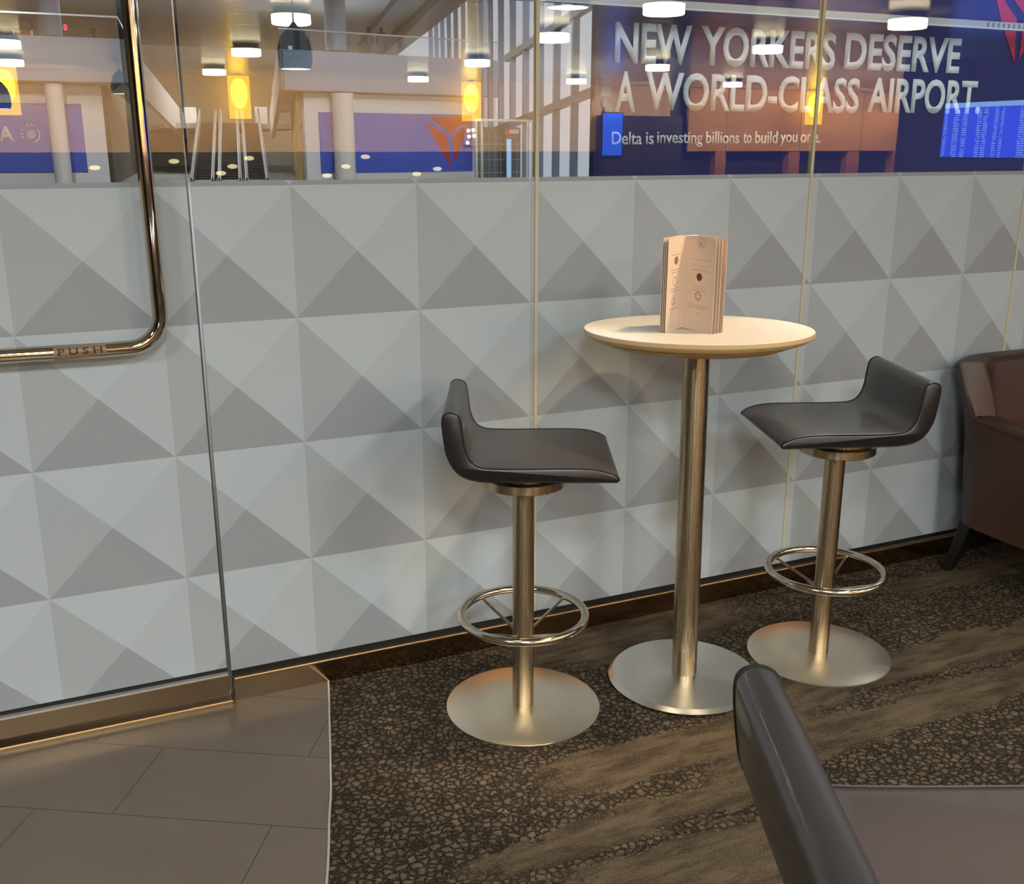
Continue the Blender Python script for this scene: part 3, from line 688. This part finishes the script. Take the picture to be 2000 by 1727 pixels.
# ================================================================ lounge lamps (seen mirrored in the glass)
def make_drum(loc, label):
    root = thing('drum_light', label, 'ceiling light', loc, 0, group='round drum lights on the lounge ceiling')
    obj('collar', one(lathe, [(.155, 0), (.155, -.035), (.18, -.04), (.18, -.055)], 40), 'drum_top', root, smooth=True)
    obj('diffuser', one(lathe, [(.176, -.055), (.176, -.130), (.168, -.137), (0, -.137)], 40), 'drum', root, smooth=True)
    return root
DR = [(2.375, 7.16, 'behind the hanging dome lamp, upper left of centre'), (2.63, 10.75, 'middle one of the row above the left amber lamp'), (2.82, 14.46, 'beside the left amber lamp'),
      (6.25, 14.8, 'on the white balcony left of the middle amber lamp'), (5.83, 11.14, 'above the middle amber lamp'), (5.25, 7.64, 'beside the cream joint, over the window bars'),
      (8.99, 14.25, 'over the window bars at the edge of the navy banner'), (8.55, 10.87, 'over the W of the banner lettering'), (12.08, 13.93, 'over the word WORLD of the banner'),
      (8.16, 7.81, 'over the R and K of the banner lettering'), (7.71, 5.14, 'top right, over the pale band'), (5.06, 5.17, 'at the top edge right of the cream joint'), (-.04, 10.79, 'upper one at the left edge'), (-.02, 13.73, 'lower one at the left edge, over the amber lamp')]
d0 = make_drum((DR[0][0], -DR[0][1], 2.75), 'glowing drum light mirrored '+DR[0][2])
for x, y, t in DR[1:]: dup(d0, (x, -y, 2.75), 0, 'glowing drum light mirrored '+t)
def make_amber(loc, label):
    root = thing('amber_pendant', label, 'pendant lamp', loc, 0, group='amber cylinder lamps along the back wall')
    obj('shade', one(lathe, [(.183, 0), (.183, -.70)], 40, cap=False), 'amber', root, smooth=True)
    obj('bulb', one(lathe, [(.0, -.03), (.07, -.05), (.13, -.14), (.15, -.28), (.13, -.42), (.07, -.52), (.0, -.55)], 24), 'amber_hot', root, smooth=True)
    obj('ceiling_mount', one(lathe, [(.05, 0), (.05, .03)], 20), 'drum_top', root)
    return root
AM = [(3.485, 16.2, 'yellow amber cylinder lamp mirrored in the glass, above the escalators'), (7.79, 16.2, 'yellow amber cylinder lamp mirrored in the glass, over the red emblem banner'),
      (15.9, 16.2, 'yellow amber cylinder lamp mirrored in the glass, over the banner lettering'), (-.14, 15.5, 'yellow amber cylinder lamp mirrored in the glass, at the left edge')]
a0 = make_amber((AM[0][0], -AM[0][1], 2.72), AM[0][2])
for x, y, t in AM[1:]: dup(a0, (x, -y, 2.72), 0, t)
def make_dome(loc, label):
    root = thing('dome_pendant', label, 'pendant lamp', loc, 0, group='dark glossy dome pendants')
    obj('dome', one(lathe, [(.124, 0), (.140, .04), (.145, .10), (.138, .17), (.115, .24), (.075, .30), (.03, .335), (.012, .36), (.0, .37)], 48, cap=False), 'dome', root, smooth=True, angle=80)
    obj('diffuser', one(lathe, [(.0, .002), (.122, .002), (.122, .01), (0, .01)], 40), 'dome_disc', root)
    obj('cord', one(tube, [(0, 0, .36), (0, 0, 2.75-loc[2])], .006, 8), 'rubber', root)
    return root
make_dome((2.161, -6.159, 2.165), 'glossy dome pendant with white disc, mirrored in the glass left of the right balcony')
make_dome((1.483, -15.07, 2.339), 'small glossy dome pendant mirrored in the glass beside the door handle')
make_dome((-.193, -12.30, 2.011), 'glossy dome pendant mirrored in the glass at the left edge')
make_dome((3.10, -3.10, 2.345), 'dome pendant with wide white disc, mirrored beside the cream joint at the top')
# low round lights far back, seen below eye level
SC = [(2.35, 1.307, 'left of the escalators'), (3.13, 1.10, 'lowest over the left escalator'), (3.34, 1.215, 'over the middle escalator'), (3.64, 1.354, 'highest over the escalators'), (5.40, 1.20, 'over the round white column'), (5.04, 1.04, 'low on the white portal wall'), (5.78, 1.37, 'over the left half of the emblem banner'), (7.20, 1.14, 'below the red emblem'), (6.78, 1.05, 'under the edge of the emblem banner'), (1.06, 1.21, 'over the left banner wall')]
for x, z, t in SC:
    r0 = thing('wall_light', 'small oval lit wall light mirrored '+t, 'wall light', (x, -16.54, z), 0, 'small lights on the dark lower back wall')
    bm = B(); lathe(bm, [(0, 0), (.085, 0), (.09, .02), (.07, .05), (0, .055)], 20); bm.transform(Matrix.Rotation(radians(-90), 4, 'X')); bm.transform(Matrix.Diagonal((1, 1, .45, 1))); obj('lens', bm, 'sconce', r0, smooth=True)
    obj('backplate', one(box, -.095, .095, -.012, .0, -.045, .045), 'bezel', r0)
r0 = thing('spot_cluster', 'cluster of five bright white spots mirrored beside the red emblem', 'spotlight', (7.9, -16.55, 1.75))
obj('backplate', one(box, -.12, .13, -.04, .0, -.17, .16), 'tan', r0)
for x, z in ((-.04, .10), (.06, .11), (-.03, -.01), (.08, 0), (-.06, -.125)):
    bm = B(); lathe(bm, [(0, 0), (.034, 0), (.034, .02), (0, .025)], 16); bm.transform(Matrix.Rotation(radians(-90), 4, 'X')); bm.transform(Matrix.Translation((x, 0, z))); obj('spot', bm, 'spot_w', r0, smooth=True)
# departure board, side screen and wall devices
root = thing('flight_board', 'bright blue flight departure screen mirrored in the glass at the right', 'screen', (12.32, -9.03, 1.41))
obj('bezel', one(box, .0, .03, -.02, 1.62, -.02, .765), 'bezel', root)
obj('display', one(box, -.006, .0, .0, 1.60, .0, .745), 'board', root)
root = thing('wall_screen', 'blurred blue screen mirrored in the glass, left of the small banner lettering', 'screen', (10.67, -16.28, 1.38))
obj('bezel', one(box, -.02, .47, -.04, .0, -.02, .84), 'bezel', root)
obj('display', one(box, 0, .45, 0, .006, 0, .82), 'screen', root)
root = thing('wall_box', 'white square wall box mirrored in the glass beside the letter A', 'wall device', (10.77, -16.6, 2.52))
obj('cover', one(box, 0, .23, 0, .05, 0, .21), 'white_plastic', root, bevel=.01); obj('button', one(lathe, [(0, 0), (.012, 0), (.012, .012), (0, .012)], 12, c=(.1, .05, .1)), 'bezel', root)
root = thing('wall_strobe', 'round white alarm strobe mirrored in the glass beside the letter A', 'wall device', (10.93, -16.55, 2.30))
bm = B(); lathe(bm, [(0, 0), (.095, 0), (.10, .02), (.085, .06), (0, .065)], 32); bm.transform(Matrix.Rotation(radians(-90), 4, 'X')); obj('lens', bm, 'white_plastic', root, smooth=True)
obj('backbox', one(box, -.13, -.02, -.05, .02, .02, .2), 'white_plastic', root)

# ================================================================ ATRIUM beyond the glass
tag(obj('floor', one(hexa, [(-30, .06, -.1), (10.6, .06, -.1), (30, 92, -.1), (-30, 92, -.1)], [(-30, .06, -.01), (10.6, .06, -.01), (30, 92, -.01), (-30, 92, -.01)]), 'atr_floor'), 'grey concourse floor beyond the glass', 'floor', kind='structure')
# right balcony, turned ten degrees to the glass
RO = Vector((13.505, 45.908, 0)); rzR = radians(10)
def onR(name, label, cat, group=None, kind=None): return thing(name, label, cat, RO, rzR, group, kind)
SH = Vector((6.0, 33.0))
def rlocal(v): 
    return Matrix.Rotation(-rzR, 2) @ (Vector(v)-RO.xy)
b = onR('balcony', 'white balcony slab beyond the glass, right of the escalators', 'balcony')
pts = [(-2.95, 0), (8.88, 0), (9.4, 30), (8.57, 30)]
obj('slab', one(hexa, [(x, y, 4.0) for x, y in pts], [(x, y, 5.68) for x, y in pts]), 'slab', b)
obj('soffit', one(hexa, [(x+.02 if x < 0 else x-.02, y+.02, 3.97) for x, y in pts], [(x+.02 if x < 0 else x-.02, y+.02, 3.999) for x, y in pts]), 'soffit', b)
b = onR('glass_railing', 'clear glass railing with steel handrail on the right balcony', 'railing')
obj('railing_glass', one(box, -2.93, 8.86, .05, .07, 5.68, 6.5), 'rail_glass', b)
obj('handrail', one(box, -2.93, 8.86, .03, .09, 6.5, 6.56), 'rail', b)
w = onR('wall_right', 'white portal wall under the right balcony', 'wall', kind='structure')
bm = B(); box(bm, -1.53, 8.57, 1.0, 1.4, 3.12, 3.93); box(bm, -1.53, -.86, 1.0, 1.4, 0, 3.12); box(bm, 7.55, 8.57, 1.0, 1.4, 0, 3.12); box(bm, -.86, 7.55, 1.0, 1.4, 0, .36); box(bm, -.86, 7.55, 1.0, 1.4, .36, 3.12)
obj('panel', bm, 'white_wall', w)
c = onR('column', 'round white column in front of the right banner', 'column'); 
obj('shaft', one(lathe, [(.49, 0), (.49, 3.93)], 32, c=(.13, .38, 0)), 'column', c, smooth=True); obj('collar', one(lathe, [(.53, 3.82), (.53, 3.92)], 32, c=(.13, .38, 0)), 'column', c, smooth=True)
c = onR('column', 'white column standing on the right balcony beside an orange panel', 'column')
obj('shaft', one(lathe, [(.48, 5.69), (.48, 11.0)], 32, c=(.10, .75, 0)), 'slab', c, smooth=True); obj('foot_ring', one(lathe, [(.60, 5.69), (.60, 5.78)], 32, c=(.10, .75, 0)), 'beam', c, smooth=True)
c = onR('column', 'grey column at the far right end of the balcony', 'column')
obj('shaft', one(lathe, [(.51, 5.69), (.51, 11.0)], 32, c=(8.07, 1.2, 0)), 'slab', c, smooth=True)
c = onR('column', 'white column under the right end of the balcony', 'column')
obj('shaft', one(lathe, [(.50, 0), (.50, 3.93)], 32, c=(8.07, .45, 0)), 'column', c, smooth=True)
bn = onR('banner', 'blue banner with a red triangle emblem under the right balcony', 'banner')
obj('panel', one(box, -.84, 7.54, .93, .995, .36, 3.10), 'blue', bn)
bm = B()
prism(bm, [(4.83, 2.72), (6.07, 2.08), (6.25, .53)], .915, .929); prism(bm, [(5.06, 2.98), (7.54, 3.04), (6.27, 2.17)], .915, .929); prism(bm, [(7.36, 2.77), (6.36, 2.06), (6.49, .75)], .915, .929)
obj('emblem', bm, 'red', bn)['label'] = 'red emblem of three pointed shapes'
sl = onR('slatted_wall', 'pale timber slatted wall beside the right escalator', 'wall')
obj('slats', one(hexa, [(-1.75, 1.42, 0), (-1.55, 1.42, 0), (3.0, 13.0, 0), (2.8, 13.0, 0)], [(-1.75, 1.42, 3.93), (-1.55, 1.42, 3.93), (3.0, 13.0, 3.93), (2.8, 13.0, 3.93)]), 'slats', sl)
# left balcony
b = thing('balcony', 'white balcony slab beyond the glass at the left edge', 'balcony', (0, 44, 0))
pts = [(-13.8, 0), (3.9, 0), (3.9, 36), (-13.8, 36)]
obj('slab', one(hexa, [(x, y, 4.06) for x, y in pts], [(x, y, 5.71) for x, y in pts]), 'slab', b)
obj('soffit', one(hexa, [(x-.02, y+.02, 4.03) for x, y in pts], [(x-.02, y+.02, 4.059) for x, y in pts]), 'soffit', b)
b = thing('glass_railing', 'clear glass railing with steel handrail on the left balcony', 'railing', (0, 44, 0))
bm = B(); box(bm, -14, 3.88, .05, .07, 5.71, 6.5); hexa(bm, [(3.86, .06, 5.71), (3.9, .06, 5.71), (7.28, 26, 5.71), (7.24, 26, 5.71)], [(3.86, .06, 6.5), (3.9, .06, 6.5), (7.28, 26, 6.5), (7.24, 26, 6.5)])
obj('railing_glass', bm, 'rail_glass', b)
bm = B(); box(bm, -14, 3.9, .03, .09, 6.5, 6.56); tube(bm, [(3.88, .06, 6.53), (7.26, 26, 6.53)], .03, 8); obj('handrail', bm, 'rail', b)
w = thing('wall_left', 'white wall around the left banner under the balcony', 'wall', (0, 44, 0), kind='structure')
bm = B(); box(bm, -13.8, 3.1, 1.6, 1.8, 3.26, 3.99); box(bm, -13.8, 3.1, 1.6, 1.8, 0, .5); box(bm, 2.25, 3.1, 1.6, 1.8, .5, 3.26); box(bm, -13.8, 2.25, 1.75, 1.8, .5, 3.26)
obj('panel', bm, 'white_wall', w)
c = thing('column', 'round cream column in front of the left blue banner', 'column', (1.25, 44.6, 0))
obj('shaft', one(lathe, [(.34, 0), (.34, 3.98)], 32), 'column', c, smooth=True); obj('collar', one(lathe, [(.37, 3.88), (.37, 3.97)], 32), 'column', c, smooth=True)
c = thing('column', 'pale column standing on the left balcony', 'column', (1.4, 45.0, 0))
obj('shaft', one(lathe, [(.44, 5.72), (.44, 11)], 32), 'slab', c, smooth=True); obj('foot_ring', one(lathe, [(.55, 5.72), (.55, 5.78)], 32), 'beam', c, smooth=True)
bn = thing('banner', 'blue banner with a white letter A and round emblem at the left edge', 'banner', (0, 44, 0))
obj('panel', one(box, -9, 2.24, 1.58, 1.74, .55, 3.22), 'blue', bn)
k = 1.035
obj('lettering', text_bm('A', -.98, -.42, 1.77, 2.36, 1.57, .01, bold=.03), 'letter', bn)
bm = B()
def em_ring(bm, cx, cz, r0, r1, a0, a1, y, n=24):
    for i in range(n):
        a, b_ = a0+(a1-a0)*i/n, a0+(a1-a0)*(i+1)/n
        q = [(cx+r_*cos(t), cz+r_*sin(t)) for t, r_ in ((a, r0), (b_, r0), (b_, r1), (a, r1))]
        prism(bm, q, y-.01, y)
em_ring(bm, .26, 2.03, .27, .30, radians(-80), radians(40), 1.575)
for i in range(5):
    zc = 2.03+.09*(2-i)*.75; hw_ = .17*math.sqrt(max(.1, 1-((2-i)/2.9)**2))
    prism(bm, [(.24-hw_, zc-.035), (.24+hw_, zc+.02), (.24+hw_, zc+.05), (.24-hw_, zc-.005)], 1.565, 1.575)
em = obj('emblem', bm, 'letter', bn); em['label'] = 'white round emblem ringed by small letters'
for i, ch in enumerate('SKYTEAM'):
    a = radians(195-i*21.5); t = text_bm(ch, -.04, .04, -.05, .05, 0, .01, bold=.02)
    t.transform(Matrix.Translation((.26+.38*cos(a), 1.575, 2.03+.38*sin(a))) @ Matrix.Rotation(-(a-pi/2), 4, 'Y')); obj('lettering', t, 'letter', em)
sl = thing('slatted_wall', 'brown timber slatted wall beside the left escalator', 'wall', (0, 44, 0))
obj('slats', one(hexa, [(3.1, 1.85, 0), (3.3, 1.85, 0), (6.2, 24, 0), (6.0, 24, 0)], [(3.1, 1.85, 4.0), (3.3, 1.85, 4.0), (6.2, 24, 4.0), (6.0, 24, 4.0)]), 'slats_dark', sl)
# check-in counter pieces and people on the balconies
for i, x in enumerate((.04, .53)):
    r0 = thing('counter_monitor', ('dark monitor at the left on the red desk of the left balcony', 'dark monitor at the right on the red desk of the left balcony')[i], 'monitor', (x, 44.9, 5.71))
    obj('screen', one(box, -.14, .14, -.02, .02, .40, .70), 'grey_dev', r0); obj('stand', one(box, -.03, .03, -.02, .02, .30, .41), 'bezel', r0)
r0 = thing('service_desk', 'red and white service desk on the left balcony', 'desk', (.2, 44.95, 5.71))
obj('top', one(box, -.6, .5, -.1, .3, .25, .30), 'cloth_dark', r0); obj('front', one(box, -.6, .5, -.08, -.05, 0, .25), 'red_desk', r0)
for x in (-.15, .5): obj('end_panel', one(box, x-.04, x+.05, -.1, .3, 0, .27), 'white_plastic', r0)
r0 = thing('led_sign', 'small red lit zero digit above the left balcony', 'sign', (2.0, 46, 6.25)); 
obj('backing', one(box, -.10, .10, .0, .05, -.16, .14), 'grey_wall', r0)
bm = text_bm('0', -.06, .06, -.11, .11, -.005, .01); obj('digit', bm, 'red_led', r0)
def person(loc, rz, h, label, head_only=False):
    """a small standing figure, one continuous lathed body"""
    p = thing('person', label, 'person', loc, rz)
    bm = B()
    bm.verts.ensure_lookup_table()
    prof = [(0, 0, 0), (.10, .07, 0), (.105, .08, .05), (.11, .09, .45), (.15, .11, .50), (.165, .12, .55), (.16, .11, .62), (.17, .12, .72), (.20, .12, .80), (.17, .10, .83), (.06, .06, .85), (.055, .055, .87), (.075, .09, .90), (.085, .10, .94), (.07, .085, .98), (.03, .03, 1.0), (0, 0, 1.0)]
    seg = 16; rows = []
    for rx, ry, z in prof:
        rows.append([bm.verts.new((rx*h/1.7*cos(2*pi*i/seg)*1.15, ry*h/1.7*sin(2*pi*i/seg)*1.15, z*h)) for i in range(seg)])
    for a, b_ in zip(rows, rows[1:]):
        for i in range(seg): bm.faces.new((a[i], a[(i+1) % seg], b_[(i+1) % seg], b_[i]))
    bmesh.ops.remove_doubles(bm, verts=bm.verts, dist=.0005)
    # arms grown out of the shoulders
    for s in (-1, 1):
        tube(bm, smooth_path([(s*.19*h/1.7, 0, .79*h), (s*.25*h/1.7, .02, .66*h), (s*.25*h/1.7, -.05, .53*h), (s*.24*h/1.7, -.09, .44*h)], 3), [.055*h/1.7]*4+[.045*h/1.7]*3+[.036*h/1.7]*3, 8)
    obj('body', bm, 'cloth_dark', p, smooth=True)
    bm = B(); lathe(bm, [(0, -.01), (.07, 0), (.11, .05), (.105, .11), (.06, .16), (0, .17)], 14); bm.transform(Matrix.Scale(h/1.7, 4)); o = obj('hair', bm, 'bezel', p, smooth=True); o.location = (0, .02, .885*h)
    return p
def Rw(s, t, z): 
    v = Matrix.Rotation(rzR, 2) @ Vector((s, t)); return (RO.x+v.x, RO.y+v.y, z)
person(Rw(2.4, 2.0, 5.68), .3, 1.36, 'dark clothed person standing left of another on the right balcony')
person(Rw(3.2, 2.2, 5.68), -.4, 1.44, 'dark clothed person standing right of another on the right balcony')
r0 = thing('orange_kiosk', 'small orange panel beside the column on the right balcony', 'kiosk', Rw(1.06, 1.2, 5.68), rzR)
obj('board', one(box, -.40, .40, -.03, .03, .0, .42), 'orange', r0, bevel=.02); obj('antenna', one(tube, [(-.05, 0, .42), (-.08, 0, .68)], .012, 6), 'bezel', r0)
person((3.05, 45.5, 5.71), 0, .62, 'small dark figure low behind the railing of the left balcony')
person(Rw(-1.0, 1.2, 5.68), 0, .72, 'small dark figure low behind the railing near the dome lamp')

# ---------------------------------------------------------------- escalators
E0, E1 = Vector((9.0, 50.9, .0)), Vector((11.23, 63.3, 2.92))
def escal(k, label):
    root = thing('escalator', label, 'escalator', (0, 0, 0))
    ax = (E1-E0); axn = Vector((ax.x, ax.y, 0)).normalized(); lat = Vector((axn.y, -axn.x, 0))
    off = lat*(k*1.245)
    A = E0-ax*.25+off; Bb = E1+off
    hw = .40
    def slab(bm, l0, l1, h0, h1, p, q):
        hexa(bm, [p+lat*l0+Vector((0, 0, h0)), p+lat*l1+Vector((0, 0, h0)), q+lat*l1+Vector((0, 0, h0)), q+lat*l0+Vector((0, 0, h0))],
             [p+lat*l0+Vector((0, 0, h1)), p+lat*l1+Vector((0, 0, h1)), q+lat*l1+Vector((0, 0, h1)), q+lat*l0+Vector((0, 0, h1))])
    bm = B()
    N_ = 44
    for i in range(N_):
        p = A.lerp(Bb, i/N_); q = A.lerp(Bb, (i+1)/N_); zt = q.z
        c4 = [p+lat*-hw, p+lat*hw, q+lat*hw, q+lat*-hw]
        hexa(bm, [Vector((v.x, v.y, p.z-.25)) for v in c4], [Vector((v.x, v.y, zt)) for v in c4])
    obj('steps', bm, 'esc_step', root)
    for s in (-1, 1):
        obj('balustrade', one(slab, s*hw+(0 if s > 0 else -.14), s*hw+(.14 if s > 0 else 0), -.5, .80, A, Bb+axn*.6), 'esc_side', root)
        l_ = s*(hw+.07)
        pth = [A+lat*l_+Vector((0, 0, .85)), Bb+lat*l_+Vector((0, 0, .85)), Bb+axn*.5+lat*l_+Vector((0, 0, .80)), Bb+axn*.75+lat*l_+Vector((0, 0, .55))]
        obj('handrail', one(tube, pth, .045, 8), 'rubber', root, smooth=True)
    return root
for k, t in ((-1, 'escalator at the left of the three beyond the glass'), (0, 'escalator in the middle of the three beyond the glass'), (1, 'escalator at the right of the three beyond the glass')): escal(k, t)
def parapet(a, b, za, zb, label):
    t = thing('parapet', label, 'parapet', (0, 0, 0))
    a, b = Vector((*a, 0)), Vector((*b, 0)); d = (b-a).normalized(); n_ = Vector((d.y, -d.x, 0))*.12
    q = [a-n_, b-n_, b+n_, a+n_]; zl = [za, zb, zb, za]
    obj('panel', one(hexa, [Vector((v.x, v.y, z[0])) for v, z in zip(q, zl)], [Vector((v.x, v.y, z[1])) for v, z in zip(q, zl)]), 'parapet', t)
    return t
parapet((4.0, 44.1), (10.04, 72.9), (4.06, 5.71), (1.75, 3.3), 'long sloping white parapet left of the escalators')
parapet((RO.x-2.9, RO.y-.5), (13.55, 62.2), (4.0, 5.66), (2.03, 3.4), 'short sloping white parapet right of the escalators')
for (x, y), t in (((9.44, 66.6), 'white box parapet at the left of the escalator heads'), ((13.33, 64.2), 'white box parapet at the right of the escalator heads')):
    r0 = thing('landing_parapet', t, 'parapet', (x, y, 2.9)); obj('panel', one(box, -.36, .36, -.1, .1, 0, 1.0), 'parapet', r0)
tag(obj('floor', one(box, 7.5, 16, 63.3, 92, 2.6, 2.90), 'atr_floor'), 'upper landing at the head of the escalators', 'floor', kind='structure')
tag(obj('wall_far', one(box, -30, 30, 92, 92.4, -.1, 11), 'far_wall'), 'pale far wall above the escalators', 'wall', kind='structure')
tag(obj('wall_far', one(box, -30, -14, .1, 92, -.1, 11), 'grey_wall'), 'left outer wall of the concourse', 'wall', kind='structure')
# ceiling of the concourse with dark recess beams following the window wall
cwd = (Vector((22.942, 56.945, 0))-Vector((16.722, 27.585, 0))).normalized(); cwl = Vector((cwd.y, -cwd.x, 0))
def along(d, l, z): 
    p = Vector((19.538, 40.915, 0))+cwd*d+cwl*l; return Vector((p.x, p.y, z))
def cx_at(y): return 19.538+(y-40.915)/cwd.y*cwd.x
pts = [(-30, .04), (cx_at(.04), .04), (cx_at(92), 92), (-30, 92)]
bm = one(hexa, [(x, y, 9.6) for x, y in pts], [(x, y, 9.9) for x, y in pts])
tag(obj('ceiling', bm, 'atr_ceiling'), 'dark taupe concourse ceiling beyond the glass', 'ceiling', kind='structure')
for i, (l0, l1, z0) in enumerate(((-3.2, -2.2, 9.2), (-1.2, 0, 8.8))):
    bm = B(); hexa(bm, [along(-36, l0, z0), along(-36, l1, z0), along(50, l1, z0), along(50, l0, z0)], [along(-36, l0, 9.62), along(-36, l1, 9.62), along(50, l1, 9.62), along(50, l0, 9.62)])
    tag(obj('trim_%d' % (30+i), bm, 'beam'), ('dark ceiling beam away from the window wall', 'dark ceiling beam along the window wall')[i], 'beam', kind='structure')
# curtain wall
cw = thing('window_30', 'tall window wall with grey blue mullions and sloping bars beyond the glass', 'window', (0, 0, 0), kind='structure')
for i in range(-11, 8):
    d = i*2.48-.1*0+6.4
    bm = B(); a = .11
    hexa(bm, [along(d-a, -.12, 0), along(d+a, -.12, 0), along(d+a, .12, 0), along(d-a, .12, 0)], [along(d-a, -.12, 9.6), along(d+a, -.12, 9.6), along(d+a, .12, 9.6), along(d-a, .12, 9.6)])
    obj('mullion', bm, 'mullion', cw)
for z0, z1 in ((5.24, 5.94), (2.44, 3.26)):
    def zz(d): return z0+(z1-z0)*(-d)/13.6
    bm = B(); d0_, d1_ = -34, 0 if z0 > 5 else 6
    hexa(bm, [along(d0_, -.15, zz(d0_)-.13), along(d0_, .1, zz(d0_)-.13), along(d1_, .1, zz(d1_)-.13), along(d1_, -.15, zz(d1_)-.13)], [along(d0_, -.15, zz(d0_)+.13), along(d0_, .1, zz(d0_)+.13), along(d1_, .1, zz(d1_)+.13), along(d1_, -.15, zz(d1_)+.13)])
    obj('transom', bm, 'transom', cw)
# glass porch with exit door in front of the window wall
def Dp(px, dep, z):      # a spot on the sight line's heading, at a given depth
    hx = math.atan2(px-1000, 2017.44/cos(pitch)*1.0)+yaw; t = dep/cos(hx-yaw); return Vector((.085+sin(hx)*t, -2.793+cos(hx)*t, z))
vp = thing('glass_porch', 'glass entrance porch with thin white frame and doors beyond the glass', 'porch', (16.0, 36.0, 0), rzR)
def vbox(bm, *a): box(bm, *a)
fr = B(); Wp = 2.72; Hp = 2.58
for x in (0, .25, Wp-.3, Wp): box(fr, x-.03, x+.03, -.04, .04, 0, Hp)
box(fr, 0, Wp, -.04, .04, Hp-.07, Hp+.02)
obj('frame', fr, 'white_plastic', vp)
obj('glazing', one(box, .0, Wp, -.008, .008, 0, Hp-.07), 'rail_glass', vp)
obj('back_wall', one(box, .3, 2.45, .5, .6, 0, 2.3), 'metal_dark', vp)
bm = B()
for i in range(8):
    x = .36+i*.27; box(bm, x-.012, x+.012, .46, .5, 0, 2.2)
for z in (.55, 1.05, 1.65): box(bm, .3, 2.4, .46, .49, z-.012, z+.012)
obj('glazing_bars', bm, 'rail', vp)
obj('bright_door', one(box, 1.72, 1.95, .43, .47, 0, 1.85), 'door_glow', vp)
obj('door_frame', one(lambda bm: (box(bm, 1.64, 1.72, .42, .5, 0, 2.0), box(bm, 1.95, 2.03, .42, .5, 0, 2.0), box(bm, 1.72, 1.95, .42, .5, 1.85, 2.0))), 'metal_dark', vp)
obj('sign_panel', one(box, 1.86, 2.3, .40, .44, 2.05, 2.22), 'white_plastic', vp)
obj('exit_light', one(lathe, [(0, 0), (.055, 0), (.055, .05), (0, .05)], 16, c=(1.84, .40, 2.09)), 'exit_red', vp)

# ---------------------------------------------------------------- big navy banner and pale band
YB = 10.0
bn = thing('banner', 'large navy banner with white slogan lettering beyond the glass', 'banner', (7.05, YB, 0))
obj('panel', one(box, 0, 9.5, 0, .12, .2, 5.2), 'navy', bn)
X0 = 7.05
def words(lst, bold, th=.01):
    bm = B()
    for body, x0, x1, z0, z1 in lst: merge(bm, text_bm(body, x0-X0, x1-X0, z0, z1, -.002, th, bold=bold))
    return bm
o = obj('lettering', words([('NEW', 7.335, 8.536, 2.625, 3.14), ('YORKERS', 8.686, 11.045, 2.632, 3.152), ('DESERVE', 11.222, 13.514, 2.65, 3.172)], .030), 'letter', bn); o['label'] = 'white top line NEW YORKERS DESERVE'
o = obj('lettering', words([('A', 7.355, 7.675, 2.004, 2.525), ('WORLD-CLASS', 7.832, 11.563, 2.03, 2.535), ('AIRPORT.', 11.732, 14.058, 2.05, 2.558)], .026), 'letter', bn); o['label'] = 'white second line A WORLD-CLASS AIRPORT.'
o = obj('lettering', words([('Delta', 7.321, 7.795, 1.577, 1.748), ('is', 7.86, 7.985, 1.58, 1.745), ('investing', 8.04, 8.79, 1.545, 1.75), ('billions', 8.85, 9.42, 1.593, 1.762), ('to', 9.49, 9.635, 1.598, 1.74), ('build', 9.70, 10.10, 1.598, 1.77), ('you', 10.15, 10.46, 1.56, 1.725), ('one.', 10.52, 10.885, 1.606, 1.73)], .012), 'letter', bn); o['label'] = 'white small line of slogan text'
bm = B()
prism(bm, [(14.00-X0, 4.15), (14.12-X0, 3.80), (14.31-X0, 3.44), (14.69-X0, 2.86), (14.63-X0, 3.50), (14.33-X0, 3.74), (14.22-X0, 4.1)], -.012, -.001)
prism(bm, [(14.45-X0, 3.83), (14.75-X0, 3.60), (15.6-X0, 4.3), (14.4-X0, 4.5)], -.012, -.001)
prism(bm, [(14.79-X0, 2.9), (14.78-X0, 3.5), (15.3-X0, 3.9)], -.012, -.001)
obj('emblem', bm, 'red', bn)['label'] = 'red pointed emblem at the top right'
bd = thing('aluminium_band', 'pale grey horizontal metal band across the top of the navy banner', 'beam', (4.0, 9.75, 0))
obj('rail', one(box, 0, 13, 0, .08, 3.30, 3.41), 'band', bd)
obj('lower_lip', one(box, 0, 13, -.03, .0, 3.298, 3.315), 'letter', bd)
for i in range(18): obj('vent_slot', one(box, 9.75+i*.11, 9.78+i*.11, -.004, 0, 3.325, 3.39), 'grey_wall', bd)
